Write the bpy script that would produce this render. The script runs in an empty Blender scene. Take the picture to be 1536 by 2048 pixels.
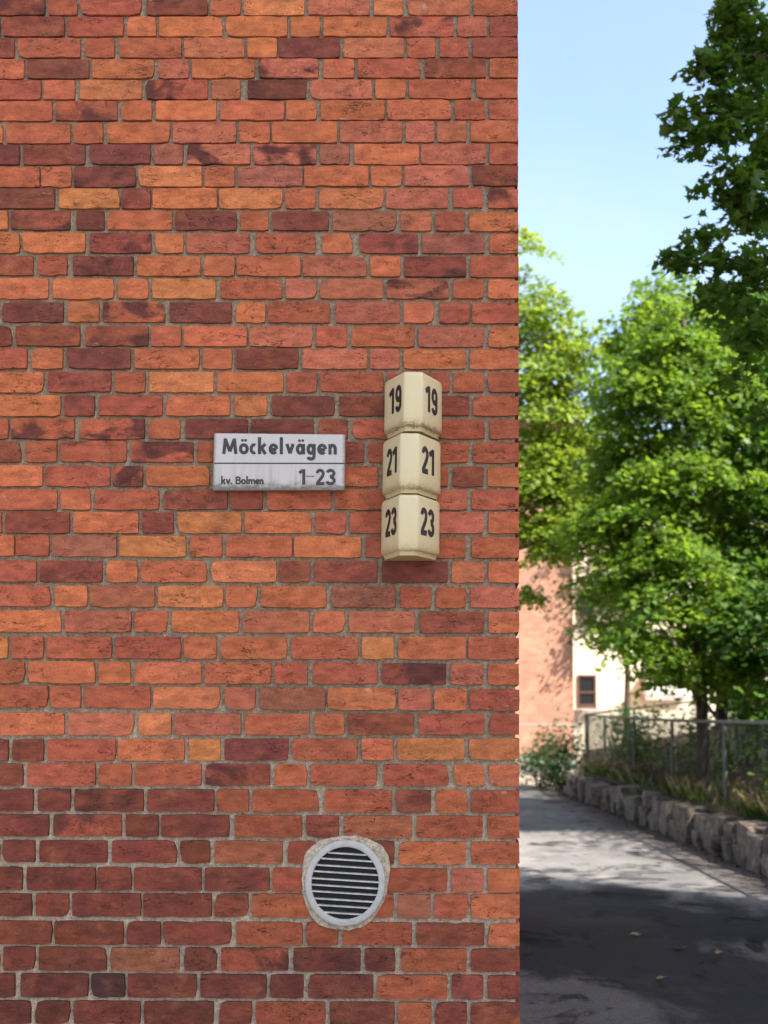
import bpy, bmesh, math, random
import numpy as np
from mathutils import Vector, Matrix, noise as mnoise

random.seed(7); rng = np.random.default_rng(7)
S = bpy.context.scene
COL = S.collection
# ------------------------------------------------------------------ camera
F_PX, PITCH, ROLL = 2743.0, math.radians(8.42), 0.0043
EYE = 1.6
cd = bpy.data.cameras.new('camera')
cam = bpy.data.objects.new('camera', cd); COL.objects.link(cam)
cd.sensor_fit = 'VERTICAL'; cd.sensor_height = 36.0; cd.sensor_width = 27.0
cd.lens = F_PX / 2048 * 36.0
cd.shift_x = -155.0 / 2048
cd.clip_start = 0.05; cd.clip_end = 2000
RM = Matrix.Rotation(math.pi / 2 + PITCH, 3, 'X') @ Matrix.Rotation(ROLL, 3, 'Z')
cam.matrix_world = Matrix.Translation((0, 0, EYE)) @ RM.to_4x4()
cd.dof.use_dof = True; cd.dof.focus_distance = 5.2; cd.dof.aperture_fstop = 3.2
S.camera = cam

# ------------------------------------------------------------------ sky, sun, exposure
SUN_EL, SUN_AZ = math.radians(48), math.radians(130)      # azimuth from +Y towards +X
w = bpy.data.worlds.new('World'); S.world = w; w.use_nodes = True
nt = w.node_tree; nt.nodes.clear()
sky = nt.nodes.new('ShaderNodeTexSky'); sky.sky_type = 'NISHITA'; sky.sun_disc = False
sky.sun_elevation = SUN_EL; sky.sun_rotation = SUN_AZ
sky.air_density = 1.0; sky.dust_density = 2.2; sky.ozone_density = 1.0
bg = nt.nodes.new('ShaderNodeBackground'); bg.inputs['Strength'].default_value = 0.15
wo = nt.nodes.new('ShaderNodeOutputWorld')
tcw = nt.nodes.new('ShaderNodeTexCoord'); nzw = nt.nodes.new('ShaderNodeTexNoise'); nzw.inputs['Scale'].default_value = 2.6; nzw.inputs['Detail'].default_value = 6; nzw.inputs['Distortion'].default_value = .6
mpw = nt.nodes.new('ShaderNodeMapping'); mpw.inputs['Scale'].default_value = (1, 1, 2.2); nt.links.new(tcw.outputs['Generated'], mpw.inputs[0]); nt.links.new(mpw.outputs[0], nzw.inputs['Vector'])
rgw = nt.nodes.new('ShaderNodeMapRange'); rgw.inputs[1].default_value = .42; rgw.inputs[2].default_value = .75; rgw.inputs[3].default_value = .0; rgw.inputs[4].default_value = .34; nt.links.new(nzw.outputs[0], rgw.inputs[0])
mxw = nt.nodes.new('ShaderNodeMix'); mxw.data_type = 'RGBA'; nt.links.new(rgw.outputs[0], mxw.inputs[0]); nt.links.new(sky.outputs[0], mxw.inputs[6]); mxw.inputs[7].default_value = (2.6, 2.8, 3.0, 1)
nt.links.new(mxw.outputs[2], bg.inputs[0]); nt.links.new(bg.outputs[0], wo.inputs[0])
sl = bpy.data.lights.new('sun', 'SUN'); sl.energy = 4.5; sl.angle = math.radians(0.53); sl.color = (1.0, 0.94, 0.84)
sun = bpy.data.objects.new('sun', sl); COL.objects.link(sun)
sd = Vector((math.sin(SUN_AZ) * math.cos(SUN_EL), math.cos(SUN_AZ) * math.cos(SUN_EL), math.sin(SUN_EL)))
sun.location = sd * 60; sun.rotation_euler = sd.to_track_quat('Z', 'Y').to_euler()
S.view_settings.view_transform = 'Standard'; S.view_settings.look = 'None'
S.view_settings.gamma = 1.0; S.view_settings.exposure = 1.45; S.view_settings.use_curve_mapping = False

# ------------------------------------------------------------------ helpers
WY = 5.2                                   # the plane of the brick faces
def ray(x, y):
    v = RM @ Vector(((x - 923.0) / F_PX, -(y - 1024.0) / F_PX, -1.0)); return v
def P(x, y, Y):                            # a point of the photograph at depth Y
    v = ray(x, y); t = Y / v.y
    return Vector((v.x * t, Y, EYE + v.z * t))
def W(x, y, d=0.0):                        # a point on the wall, d metres in front of it
    p = P(x, y, WY); return Vector((p.x, WY - d, p.z))

def link(o, parent=None):
    COL.objects.link(o)
    if parent is not None: o.parent = parent
    return o
def tag(o, label=None, cat=None, group=None, kind=None):
    if label: o['label'] = label
    if cat: o['category'] = cat
    if group: o['group'] = group
    if kind: o['kind'] = kind
    return o
def empty(name, loc=(0, 0, 0)):
    o = bpy.data.objects.new(name, None); o.location = loc; o.empty_display_size = 0.1
    COL.objects.link(o); return o
def inv(o, parent):                        # keep world-space mesh data under a parent that sits elsewhere
    bpyloc = Vector(parent.location); q = parent.parent
    while q: bpyloc += Vector(q.location); q = q.parent
    o.location = -bpyloc
    return o
def mobj(name, verts, faces, mat=None, parent=None, smooth=False):
    me = bpy.data.meshes.new(name); me.from_pydata([tuple(v) for v in verts], [], faces); me.update()
    if mat: me.materials.append(mat)
    if smooth: me.polygons.foreach_set('use_smooth', [True] * len(me.polygons))
    o = bpy.data.objects.new(name, me); link(o, parent)
    if parent is not None: inv(o, parent)
    return o
class MB:
    def __init__(s): s.v = []; s.f = []
    def add(s, vs, fs):
        n = len(s.v); s.v += [tuple(v) for v in vs]; s.f += [tuple(i + n for i in f) for f in fs]; return s
    def box(s, x0, x1, y0, y1, z0, z1):
        vs = [(x, y, z) for x in (x0, x1) for y in (y0, y1) for z in (z0, z1)]
        return s.add(vs, [(0, 1, 3, 2), (4, 6, 7, 5), (0, 4, 5, 1), (2, 3, 7, 6), (0, 2, 6, 4), (1, 5, 7, 3)])
    def tube(s, pts, rad, n=6, cap=True):
        pts = [Vector(p) for p in pts]; rads = rad if isinstance(rad, (list, tuple)) else [rad] * len(pts)
        base = len(s.v); m = len(pts); up = Vector((0.13, 0.31, 0.94)); a = None
        for i, p in enumerate(pts):
            t = (pts[min(i + 1, m - 1)] - pts[max(i - 1, 0)]).normalized()
            if a is None: a = t.cross(up if abs(t.dot(up)) < 0.95 else Vector((1, 0, 0))).normalized()
            else: a = (a - t * a.dot(t)).normalized()
            b = t.cross(a)
            for k in range(n):
                an = 2 * math.pi * k / n
                s.v.append(tuple(p + (a * math.cos(an) + b * math.sin(an)) * rads[i]))
        for i in range(m - 1):
            for k in range(n):
                k2 = (k + 1) % n
                s.f.append((base + i * n + k, base + i * n + k2, base + (i + 1) * n + k2, base + (i + 1) * n + k))
        if cap:
            s.f.append(tuple(base + k for k in range(n))[::-1]); s.f.append(tuple(base + (m - 1) * n + k for k in range(n)))
        return s
    def build(s, name, mat=None, parent=None, smooth=False): return mobj(name, s.v, s.f, mat, parent, smooth)

# ------------------------------------------------------------------ materials
def new_mat(name):
    m = bpy.data.materials.new(name); m.use_nodes = True
    t = m.node_tree; b = t.nodes['Principled BSDF']
    return m, t, b
class N:                                    # terse node helper
    def __init__(s, t): s.t = t
    def n(s, typ, ins=None, **kw):
        o = s.t.nodes.new('ShaderNode' + typ)
        for k, v in kw.items(): setattr(o, k, v)
        for k, v in (ins or {}).items(): s.set(o, k, v)
        return o
    def set(s, o, k, v):
        i = o.inputs[k]
        if isinstance(v, bpy.types.NodeSocket): s.t.links.new(v, i)
        else: i.default_value = v
    def math(s, op, a, b=None, c=None, clamp=False):
        o = s.n('Math', operation=op, use_clamp=clamp)
        for k, v in enumerate((a, b, c)):
            if v is not None: s.set(o, k, v)
        return o.outputs[0]
    def noise(s, vec, scale, detail=3, rough=0.55, dist=0.0):
        return s.n('TexNoise', {'Vector': vec, 'Scale': scale, 'Detail': detail, 'Roughness': rough, 'Distortion': dist}).outputs[0]
    def mapr(s, v, a, b, c=0.0, d=1.0, smooth=False):
        o = s.n('MapRange', {0: v, 1: a, 2: b, 3: c, 4: d}, clamp=True)
        if smooth: o.interpolation_type = 'SMOOTHSTEP'
        return o.outputs[0]
    def mix(s, f, a, b, blend='MIX'):
        o = s.n('Mix', data_type='RGBA', blend_type=blend, clamp_factor=True)
        s.set(o, 0, f); s.set(o, 6, a); s.set(o, 7, b); return o.outputs[2]
    def pos(s): return s.n('NewGeometry').outputs['Position']
    def scale(s, vec, sc):
        o = s.n('VectorMath', operation='MULTIPLY'); s.set(o, 0, vec); o.inputs[1].default_value = sc; return o.outputs[0]
    def bump(s, h, strength, dist, normal=None):
        o = s.n('Bump', {'Height': h, 'Strength': strength, 'Distance': dist})
        if normal is not None: s.set(o, 'Normal', normal)
        return o.outputs[0]
def col(r, g, b): return (r, g, b, 1.0)

def simple(name, c, rough=0.6, metal=0.0, var=0.25, sc=6.0, bump=0.0, bsc=60.0, spec=0.5):
    m, t, b = new_mat(name); q = N(t); p = q.pos()
    v = q.mapr(q.noise(p, sc, 5), 0.3, 0.7, 1 - var, 1 + var)
    cc = q.n('Mix', data_type='RGBA', blend_type='MULTIPLY'); cc.inputs[0].default_value = 1
    cc.inputs[6].default_value = col(*c); q.set(cc, 7, v)
    q.set(b, 'Base Color', cc.outputs[2]); b.inputs['Roughness'].default_value = rough; b.inputs['Metallic'].default_value = metal
    b.inputs['Specular IOR Level'].default_value = spec
    if bump: q.set(b, 'Normal', q.bump(q.noise(p, bsc, 4), 0.6, bump))
    return m

def brick_material():
    m, t, b = new_mat('brick_clay'); q = N(t); p = q.pos()
    at = q.n('Attribute', attribute_name='tint'); tint = at.outputs['Color']; mixv = at.outputs['Alpha']
    # firing clouds
    cl = q.noise(q.scale(p, (7, 7, 11)), 1.0, 3, 0.5, 0.6)
    c1 = q.mix(q.math('MULTIPLY', q.mapr(cl, 0.46, 0.62, 0, 1, True), mixv), tint, col(0.095, 0.028, 0.022))
    cl2 = q.noise(q.scale(p, (11, 11, 9)), 1.0, 4, 0.6, 0.3)
    c1 = q.mix(q.mapr(cl2, 0.5, 0.75, 0, 0.4, True), c1, q.mix(0.5, c1, col(0.42, 0.15, 0.055)))
    cl3 = q.noise(q.scale(p, (16, 16, 34)), 1.0, 5, 0.65, 0.2)
    c1 = q.mix(1.0, c1, q.mapr(cl3, 0.28, 0.72, 0.6, 1.34), 'MULTIPLY')
    # paler dusty bloom
    bl = q.noise(q.scale(p, (4.5, 4.5, 9)), 1.0, 6, 0.7)
    c1 = q.mix(q.mapr(bl, 0.56, 0.78, 0, 0.28, True), c1, col(0.40, 0.19, 0.115))
    # sand grain
    gr = q.noise(p, 190, 3, 0.7)
    c1 = q.mix(1.0, c1, q.mapr(gr, 0.3, 0.7, 0.72, 1.25), 'MULTIPLY')
    # creases: short wavering dark folds of the clay
    wv = q.n('VectorMath', operation='ADD'); q.set(wv, 0, q.scale(p, (15, 15, 62)))
    wn = q.n('TexNoise', {'Vector': q.scale(p, (26, 26, 26)), 'Scale': 1.0, 'Detail': 2}).outputs['Color']
    q.set(wv, 1, q.scale(wn, (1.3, 1.3, 1.6)))
    n1 = q.noise(wv.outputs[0], 1.0, 2, 0.5)
    crease = q.mapr(q.math('ABSOLUTE', q.math('SUBTRACT', n1, 0.5)), 0.003, 0.019, 1, 0)
    msk = q.mapr(q.noise(q.scale(p, (17, 17, 30)), 1.0, 2), 0.51, 0.59, 0, 1, True)
    crease = q.math('MULTIPLY', crease, msk)
    # pits
    vo = q.n('TexVoronoi', {'Vector': q.scale(p, (1, 1, 1.5)), 'Scale': 70.0}, feature='F1').outputs['Distance']
    pit = q.math('MULTIPLY', q.mapr(vo, 0.13, 0.26, 1, 0), q.mapr(q.noise(p, 19, 2), 0.54, 0.64, 0, 1))
    pv = q.math('MULTIPLY', q.math('MAXIMUM', crease, pit), q.mapr(q.noise(q.scale(p, (4.1, 4.1, 10.5)), 1.0, 1), .40, .60, .12, 1.25))
    ef = q.noise(q.scale(p, (9, 9, 15)), 1.0, 5, .7)
    c1 = q.mix(q.mapr(ef, .66, .76, 0, .5, True), c1, col(.46, .33, .27))
    c1 = q.mix(q.math('MULTIPLY', pv, 0.7), c1, col(0.045, 0.02, 0.015))
    q.set(b, 'Base Color', c1); b.inputs['Roughness'].default_value = 0.86; b.inputs['Specular IOR Level'].default_value = 0.25
    h = q.math('SUBTRACT', q.math('ADD', q.math('MULTIPLY', gr, 0.16), q.math('MULTIPLY', q.noise(q.scale(p, (30, 30, 55)), 1.0, 4), 0.9)), q.math('MULTIPLY', pv, 1.0))
    q.set(b, 'Normal', q.bump(h, 0.75, 0.0045))
    return m
def mortar_material():
    m, t, b = new_mat('mortar'); q = N(t); p = q.pos()
    g = q.noise(p, 260, 3, 0.7); g2 = q.noise(p, 60, 4, 0.6); g3 = q.noise(p, 3.2, 4, 0.6)
    sx = q.n('SeparateXYZ'); q.set(sx, 0, p)
    lo = q.mapr(q.math('ADD', q.math('ADD', sx.outputs[2], q.math('MULTIPLY', g3, 0.9)), q.math('MULTIPLY', sx.outputs[0], 0.12)), 1.55, 2.0, 1, 0, True)
    c = q.mix(lo, col(0.295, 0.235, 0.165), col(0.43, 0.36, 0.27))
    c = q.mix(1.0, c, q.mapr(g, 0.3, 0.7, 0.5, 1.42), 'MULTIPLY')
    c = q.mix(1.0, c, q.mapr(g2, 0.3, 0.7, 0.6, 1.35), 'MULTIPLY')
    sp = q.n('TexVoronoi', {'Vector': p, 'Scale': 170.0}).outputs['Distance']
    c = q.mix(q.mapr(sp, 0.1, 0.22, 0.75, 0), c, col(0.05, 0.04, 0.035))
    q.set(b, 'Base Color', c); b.inputs['Roughness'].default_value = 0.95; b.inputs['Specular IOR Level'].default_value = 0.2
    q.set(b, 'Normal', q.bump(q.math('ADD', q.math('MULTIPLY', g, 0.5), g2), 0.9, 0.006))
    return m
M_BRICK = brick_material(); M_MORTAR = mortar_material()
M_ROOF = simple('roof_tin', (0.08, 0.08, 0.085), 0.5)

# ------------------------------------------------------------------ main building: every brick of the wall
K = 2.844
PAL = {'o': (.415, .116, .048), 'y': (.445, .146, .054), 'r': (.325, .082, .041), 'p': (.37, .107, .057),
       'm': (.218, .055, .033), 'd': (.160, .043, .029), 'v': (.285, .092, .056), 'k': (.070, .029, .023)}
# tile y; yt,yb left; yt,yb right; bricks "x0 x1 colour[*]" (r = right tile, * = mottled)
ROWS = '''0 -22 80 -22 80|-100 252 m*;275 437 r;460 802 r;835 1178 m;1197 1368 o;1388 r278 y;r305 r650 p;r678 r840 y;r868 r1220 p;r1245 r1498 r
0 97 200 95 202|-200 -3 m;18 362 m;380 700 r;723 885 o;906 1262 o;1288 r182 o;r205 r370 o;r390 r748 o;r770 r1127 r*;r1153 r1318 p;r1338 r1498 m
0 218 322 216 322|-100 77 m;103 455 r;483 648 r;678 1028 r;1047 1388 p;1408 r122 o;r138 r480 d;r505 r845 p;r865 r1025 r;r1052 r1215 r;r1238 r1500 m
0 338 440 336 437|-230 133 o;155 502 d;523 873 o;902 1070 p;1092 1447 o;1470 r358 p*;r390 r560 o;r585 r937 r;r968 r1312 m;r1335 r1498 r
0 457 560 452 555|-120 228 r;248 422 o;455 803 y;830 1178 r*;1205 1363 p;1410 r290 d*;r313 r665 p;r687 r857 o;r877 r1230 r;r1258 r1500 r
0 577 680 570 675|-70 292 r;315 663 r*;690 860 o;888 1228 o;1255 r162 o;r180 r350 o;r375 r737 o;r755 r1113 o;r1138 r1308 r;r1333 r1498 r
240 20 127 8 120|-330 12 o;38 397 o;418 582 r;612 965 o;985 1340 p;1362 r82 o;r100 r465 o;r485 r835 p;r857 r1018 p;r1037 r1200 p;r1228 r1498 o
240 143 248 137 245|-240 107 d;130 480 m;510 852 d*;878 1038 v;1065 1420 p*;1443 r347 p*;r370 r535 v;r565 r930 o;r945 r1310 p;r1335 r1500 r
240 268 377 262 370|-130 222 r;237 402 o;422 768 d*;787 1145 y;1165 1333 o;1355 r268 v;r282 r643 o;r660 r833 o;r853 r1217 p;r1240 r1498 m
240 392 498 390 497|-50 307 d;338 677 y;692 852 m;870 1232 o;1248 r153 y;r173 r343 o;r367 r730 y;r747 r1097 p;r1127 r1292 r;r1328 r1498 r*
240 517 618 523 625|-120 42 o;62 395 m*;435 588 d;613 975 o;997 1343 d*;1370 r73 r;r97 r417 d;r443 r802 v;r832 r1002 p;r1028 r1193 r;r1220 r1498 o
480 -40 67 -33 70|-240 107 o;130 482 o;510 855 m*;882 1040 o;1063 1415 p;1455 r340 r;r385 r550 o;r595 r925 m*;r953 r1305 v;r1335 r1498 o
480 92 195 95 203|-170 185 m;215 378 r;415 755 d*;780 1138 o;1160 1332 o;1350 r257 o;r275 r632 p;r657 r825 o;r852 r1198 m*;r1225 r1498 r
480 220 328 225 328|-80 272 o;302 643 o;672 840 o;868 1223 y;1258 r150 r;r177 r347 p;r373 r725 p;r750 r1102 p*;r1130 r1300 r;r1328 r1500 o
480 352 460 355 467|-170 -12 m;12 357 d;387 560 o;585 935 r*;965 1315 d;1343 r55 o;r77 r425 r;r458 r822 p;r847 r1015 o;r1050 r1220 r;r1237 r1498 r
480 490 597 493 602|-290 62 m;90 452 m;485 840 m*;860 1027 r;1045 1402 o;1420 r325 p;r350 r520 r;r547 r905 r;r933 r1302 p;r1330 r1500 o
480 618 727 622 728|-200 150 r;182 353 o;380 740 d;768 1130 o;1155 1317 o;1343 r243 m;r270 r635 p;r655 r820 p;r845 r1197 o;r1223 r1498 o
720 68 178 72 178|-120 245 o;275 628 m;653 822 r;850 1212 y;1237 r158 o;r182 r350 r;r372 r727 r;r750 r1107 r;r1130 r1300 r;r1328 r1500 r
720 203 312 207 312|-30 342 o;365 535 m;565 920 r;947 1305 o;1335 r65 y;r97 r450 d;r480 r840 m;r860 r1218 m;r1243 r1500 r
720 335 443 340 443|-130 42 r;65 420 r*;455 820 r*;845 1020 r;1057 1405 d;1432 r330 d;r365 r525 m;r560 r915 r;r940 r1305 r;r1335 r1500 r
720 465 575 470 578|-250 115 m;145 320 r;342 715 r;745 1095 r*;1122 1290 r;1315 r235 m;r260 r618 m;r645 r815 r;r845 r1215 r;r1243 r1500 r
720 603 713 608 715|-120 240 o;263 622 r;642 808 r*;832 1188 o;1215 r119 r;r145 r315 r;r340 r697 r;r725 r1095 r;r1128 r1297 m;r1325 r1500 o
960 55 163 57 163|-40 322 r;345 512 o;540 900 r;930 1290 m;1313 r40 m;r72 r430 r;r455 r815 r;r840 r1203 p;r1235 r1503 r
960 183 297 185 298|-170 5 r;30 392 m;418 785 o;810 983 m;1010 1370 y;1393 r320 o;r345 r515 r;r540 r905 r;r935 r1300 p;r1330 r1503 o
960 317 428 325 437|-280 77 o;93 275 r;300 660 v;680 1055 y;1083 1260 o;1287 r207 o;r225 r602 o;r632 r805 r;r830 r1195 r;r1235 r1503 r
960 460 575 465 578|-160 203 r;225 577 m;605 780 o;805 1173 o;1200 r120 y;r137 r310 m;r337 r693 m;r722 r1095 d;r1120 r1303 p;r1330 r1503 o
960 600 715 608 722|-75 285 r;312 492 o;512 877 p;898 1265 y;1287 1460 o;1487 r403 o;r437 r798 v;r828 r998 r;r1030 r1200 r;r1228 r1503 p
1200 60 178 68 182|-20 343 o;370 743 p;768 952 o;978 1355 o;1382 r305 p;r332 r507 o;r537 r905 p;r937 r1300 m;r1330 r1503 o
1200 210 327 212 332|-330 42 y;65 245 r;268 632 r;658 1025 r;1047 1228 o;1255 r180 o;r210 r585 r;r610 r788 y;r818 r1197 o;r1215 r1503 r
1200 350 467 362 475|-230 138 r;162 537 o;560 740 o;765 1142 o;1167 r88 o;r113 r295 r;r332 r695 r;r723 r1085 m*;r1113 r1295 p;r1328 r1503 o
1200 490 608 505 622|-100 270 r;287 457 o;483 852 r;873 1247 y;1278 1450 p;1480 r398 v;r415 r798 y;r818 r1000 p;r1020 r1203 o;r1225 r1503 r
1440 -38 82 -33 78|-10 362 o;387 757 p;790 970 y;990 1368 p;1397 r307 r;r340 r505 o;r530 r900 m;r935 r1303 r;r1335 r1503 r
1440 112 230 108 223|-330 45 m;68 243 m;270 655 r;673 1045 o;1075 1250 y;1277 r187 d;r210 r580 r;r608 r785 o;r812 r1190 y;r1220 r1503 y
1440 250 370 255 370|-240 127 m;157 540 r;562 745 r;768 1143 r;1165 r82 m*;r112 r293 o;r320 r690 r;r733 r1097 r;r1135 r1305 o;r1332 r1503 o
1440 395 515 400 522|-190 185 m;215 398 m;425 812 m*;838 1213 m;1235 1412 r;1437 r358 r;r397 r777 r;r803 r998 m;r1030 r1207 o;r1230 r1503 r
1440 540 658 548 668|-100 272 m;303 688 r*;715 897 m;917 1300 m;1335 r265 r;r290 r475 m;r507 r890 p;r920 r1292 r;r1323 r1505 r
1680 5 125 12 133|-180 -8 m;15 195 m;225 605 m;637 1000 m;1025 1190 m;1222 r153 p;r187 r360 r;r420 r790 m;r820 r1197 o;r1230 r1505 r
1680 158 283 165 290|-260 122 m;152 540 m;555 743 m;763 1143 m;1165 r80 m;r102 r275 r;r300 r680 r;r712 r1092 r;r1120 r1298 p;r1325 r1505 o
1680 308 430 312 440|-200 177 m;203 387 m;410 797 m;815 1200 m;1222 1408 m;1433 r355 r;r385 r580 r;r605 r785 r;r810 r997 v;r1020 r1210 r;r1232 r1503 o
1680 465 590 475 598|-90 290 m;310 698 m;720 910 m;925 1313 m;1345 r268 r;r293 r470 r;r500 r890 r;r920 r1303 m;r1327 r1505 o
1680 613 740 622 745|-190 -8 m;17 195 m;220 602 m;630 1017 v;1050 1230 d;1257 r185 r*;r220 r597 d*;r625 r795 d;r832 r1203 r;r1230 r1505 m
1680 765 890 773 900|-300 80 d;118 498 d;518 705 k;725 1113 m;1140 r62 d;r87 r272 d;r303 r670 d;r692 r1092 r;r1120 r1297 m;r1325 r1505 m
1680 920 1043 928 1050|-210 170 d;200 392 d;418 795 m;820 1212 d;1247 1430 m;1455 r397 r;r425 r790 d;r815 r1000 r;r1025 r1205 m;r1230 r1505 m'''

def xpx(tok): return 510 + float(tok[1:]) / K if tok[0] == 'r' else float(tok) / K

building = empty('brick_building', (-3.9, 9, 0))
tag(building, 'red brick house whose corner wall fills the left of the view', 'building')
CORNER_X = 0.0
BRICKS = []      # (outline corners in wall coords [x0,x1,zt0,zt1,zb0,zb1], colour, mottle, corner?, inpx area)
row_z = []
for line in ROWS.split('\n'):
    head, body = line.split('|'); ty, lt, lb, rt, rb = map(float, head.split())
    lin = lambda a, c, x: ty + (a + (c - a) * (x - 70) / (810 - 70)) / K
    items = body.split(';')
    for k, it in enumerate(items):
        a, c, cl = it.split(); x0, x1 = xpx(a), xpx(c)
        if cl.startswith('y') and False: pass
        q = [W(x0, lin(lt, rt, x0)), W(x1, lin(lt, rt, x1)), W(x1, lin(lb, rb, x1)), W(x0, lin(lb, rb, x0))]
        corner = k == len(items) - 1
        if corner:
            for i in (1, 2): q[i].x = W(1038.5, 1000).x
        vis = (min(x1, 1040) - max(x0, 0)) * (lb - lt) / K
        xm, ym = (x0 + x1) / 2, lin(lt, rt, (x0 + x1) / 2) + 18
        hid = (428 < x0 and x1 < 690 and 866 < ym < 975) or (math.hypot(xm - 691, ym - 1765) < 60) or (765 < x0 and x1 < 886 and 770 < ym < 1100)
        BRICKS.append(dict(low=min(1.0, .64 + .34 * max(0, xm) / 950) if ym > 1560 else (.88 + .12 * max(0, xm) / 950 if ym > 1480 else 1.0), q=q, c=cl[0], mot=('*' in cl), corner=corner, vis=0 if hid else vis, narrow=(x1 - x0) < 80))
    row_z.append((lin(lt, rt, 1000), lin(lb, rb, 1000)))
CORNER_X = W(1038.5, 1000).x

def brick_geom(q, depth=0.026, ret=None, seed=0, seg=True, flush=0.0):
    """front outline with uneven, chipped edges; sides fall back into the joint. ret: depth of a corner brick."""
    r = random.Random(seed)
    a, b, c, d = q                                   # tl tr br bl
    wid = (b - a).length
    nl = (7 if wid > 0.19 else 4) if seg else 1
    pts = []
    def edge(p0, p1, n, amp):
        for i in range(n):
            t = i / n
            p = p0.lerp(p1, t + (r.uniform(-.25, .25) / n if i else 0))
            pts.append((p, i == 0, amp))
    edge(a, b, nl, .0022); edge(b, c, 2 if seg else 1, .002); edge(c, d, nl, .0042); edge(d, a, 2 if seg else 1, .002)
    cen = (a + b + c + d) / 4
    tx, tz = r.uniform(-.006, .006), r.uniform(-.02, .02); pr = r.uniform(-.0025, .0018) + flush
    fr, bk = [], []
    for p, isc, amp in pts:
        dx, dz = p.x - cen.x, p.z - cen.z
        k = r.uniform(-amp, amp * .55)
        if isc and seg:
            ch = r.choice((0.002, .003, .004, .008)) if r.random() < .3 else .0012
            dx -= math.copysign(ch, dx); dz -= math.copysign(ch * .7, dz)
        else:
            if abs(dz) > abs(dx) * .3 and abs(abs(dz) - (a.z - d.z) / 2) < .008: dz += math.copysign(k, dz)
            else: dx += math.copysign(k, dx)
            if r.random() < .05: dz *= .9
        dx += math.copysign(.0009, dx); dz += math.copysign(.0013, dz)
        y = WY - pr + tx * dx + tz * dz + r.uniform(-.0006, .0006)
        fr.append(Vector((cen.x + dx, y, cen.z + dz)))
        bk.append(Vector((cen.x + dx + math.copysign(.0012, dx), WY + depth, cen.z + dz + math.copysign(.0012, dz))))
    if ret:
        for l in (fr, bk):
            for v in l:
                if v.x > CORNER_X - .03: v.x = CORNER_X - r.uniform(0, .003)
        for v in bk: v.y = WY + (ret if v.x > CORNER_X - .004 else depth)
    n = len(fr)
    vs = fr + bk
    fs = [tuple(range(n))[::-1]] + [(i, (i + 1) % n, n + (i + 1) % n, n + i) for i in range(n)]
    return vs, fs
def tint_of(code, r):
    c = PAL[code]; k = r.uniform(.86, 1.13); h = r.uniform(-.07, .07)
    return (c[0] * k, c[1] * k * (1 + h), c[2] * k * (1 - h))
def set_tint(me, tints):
    at = me.attributes.new('tint', 'FLOAT_COLOR', 'POINT')
    at.data.foreach_set('color', np.asarray(tints, np.float32).ravel())
r0 = random.Random(3)
order = sorted(range(len(BRICKS)), key=lambda i: -BRICKS[i]['vis']); single = set(order[:300])
stuffV, stuffF, stuffT = [], [], []
def stuff_add(vs, fs, tint):
    n = len(stuffV); stuffV.extend(vs); stuffF.extend(tuple(i + n for i in f) for f in fs); stuffT.extend([tint] * len(vs))
def add_brick_object(vs, fs, tint):
    o = mobj('brick', [v for v in vs], fs, M_BRICK); cen = sum(vs, Vector()) / len(vs)
    o.data.transform(Matrix.Translation(-cen)); set_tint(o.data, [tint] * len(vs))
    o.parent = building; o.location = cen - Vector(building.location)
    return o
for i, B in enumerate(BRICKS):
    ret = None
    if B['corner']: ret = .245 if (B['q'][1] - B['q'][0]).length < .15 else .118
    vs, fs = brick_geom(B['q'], ret=ret, seed=i)
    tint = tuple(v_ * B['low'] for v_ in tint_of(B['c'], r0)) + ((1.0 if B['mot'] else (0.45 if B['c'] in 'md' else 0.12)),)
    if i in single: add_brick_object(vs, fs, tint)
    else: stuff_add(vs, fs, tint)
# courses above, below and left of the picture, and the return wall round the corner
zt = [W(500, a).z for a, b in row_z]; zb = [W(500, b).z for a, b in row_z]
PITCHZ = (zt[0] - zt[-1]) / (len(zt) - 1); HB = PITCHZ * .83
def q4(x0, x1, z1, z0): return [Vector((x0, WY, z1)), Vector((x1, WY, z1)), Vector((x1, WY, z0)), Vector((x0, WY, z0))]
def run(x_from, x_to, z1, z0, r, codes):
    x = x_to
    while x > x_from:
        L = r.choice((.247, .247, .118)); stuff_add(*brick_geom(q4(x - L, x, z1, z0), seed=r.random(), seg=False), tint_of(r.choice(codes), r) + (.3,)); x -= L + .014
rr = random.Random(11)
allrows = [(a, b, True) for a, b in zip(zt, zb)]
z = zt[0] + PITCHZ
while z < 7.5: allrows.append((z, z - HB, False)); z += PITCHZ
z = zt[-1] - PITCHZ
while z - HB > -0.05: allrows.append((z, z - HB, False)); z -= PITCHZ
allrows.sort(key=lambda t: -t[0])
left_end = {}
for i, B in enumerate(BRICKS):
    key = round(B['q'][0].z / PITCHZ * 1.0 - zt[0] / PITCHZ)
for k, (a, b, inpic) in enumerate(allrows):
    codes = 'mmdrm' if a < 1.2 else 'orrpmyod'
    if inpic:
        ri = zt.index(a)
        xs = min(B['q'][0].x for B in BRICKS if abs((B['q'][0].z + B['q'][3].z) / 2 - (a + b) / 2) < PITCHZ * .45)
        run(-3.6, xs - .014, a, b, rr, codes)
    else:
        x = CORNER_X; L = .118 if k % 2 else .19
        vs, fs = brick_geom(q4(x - L, x, a, b), ret=.245 if k % 2 else .118, seed=k, seg=False); stuff_add(vs, fs, tint_of(rr.choice(codes), rr) + (.3,))
        run(-3.6, x - L - .014, a, b, rr, codes)
BACK_Y = 12.4
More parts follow.
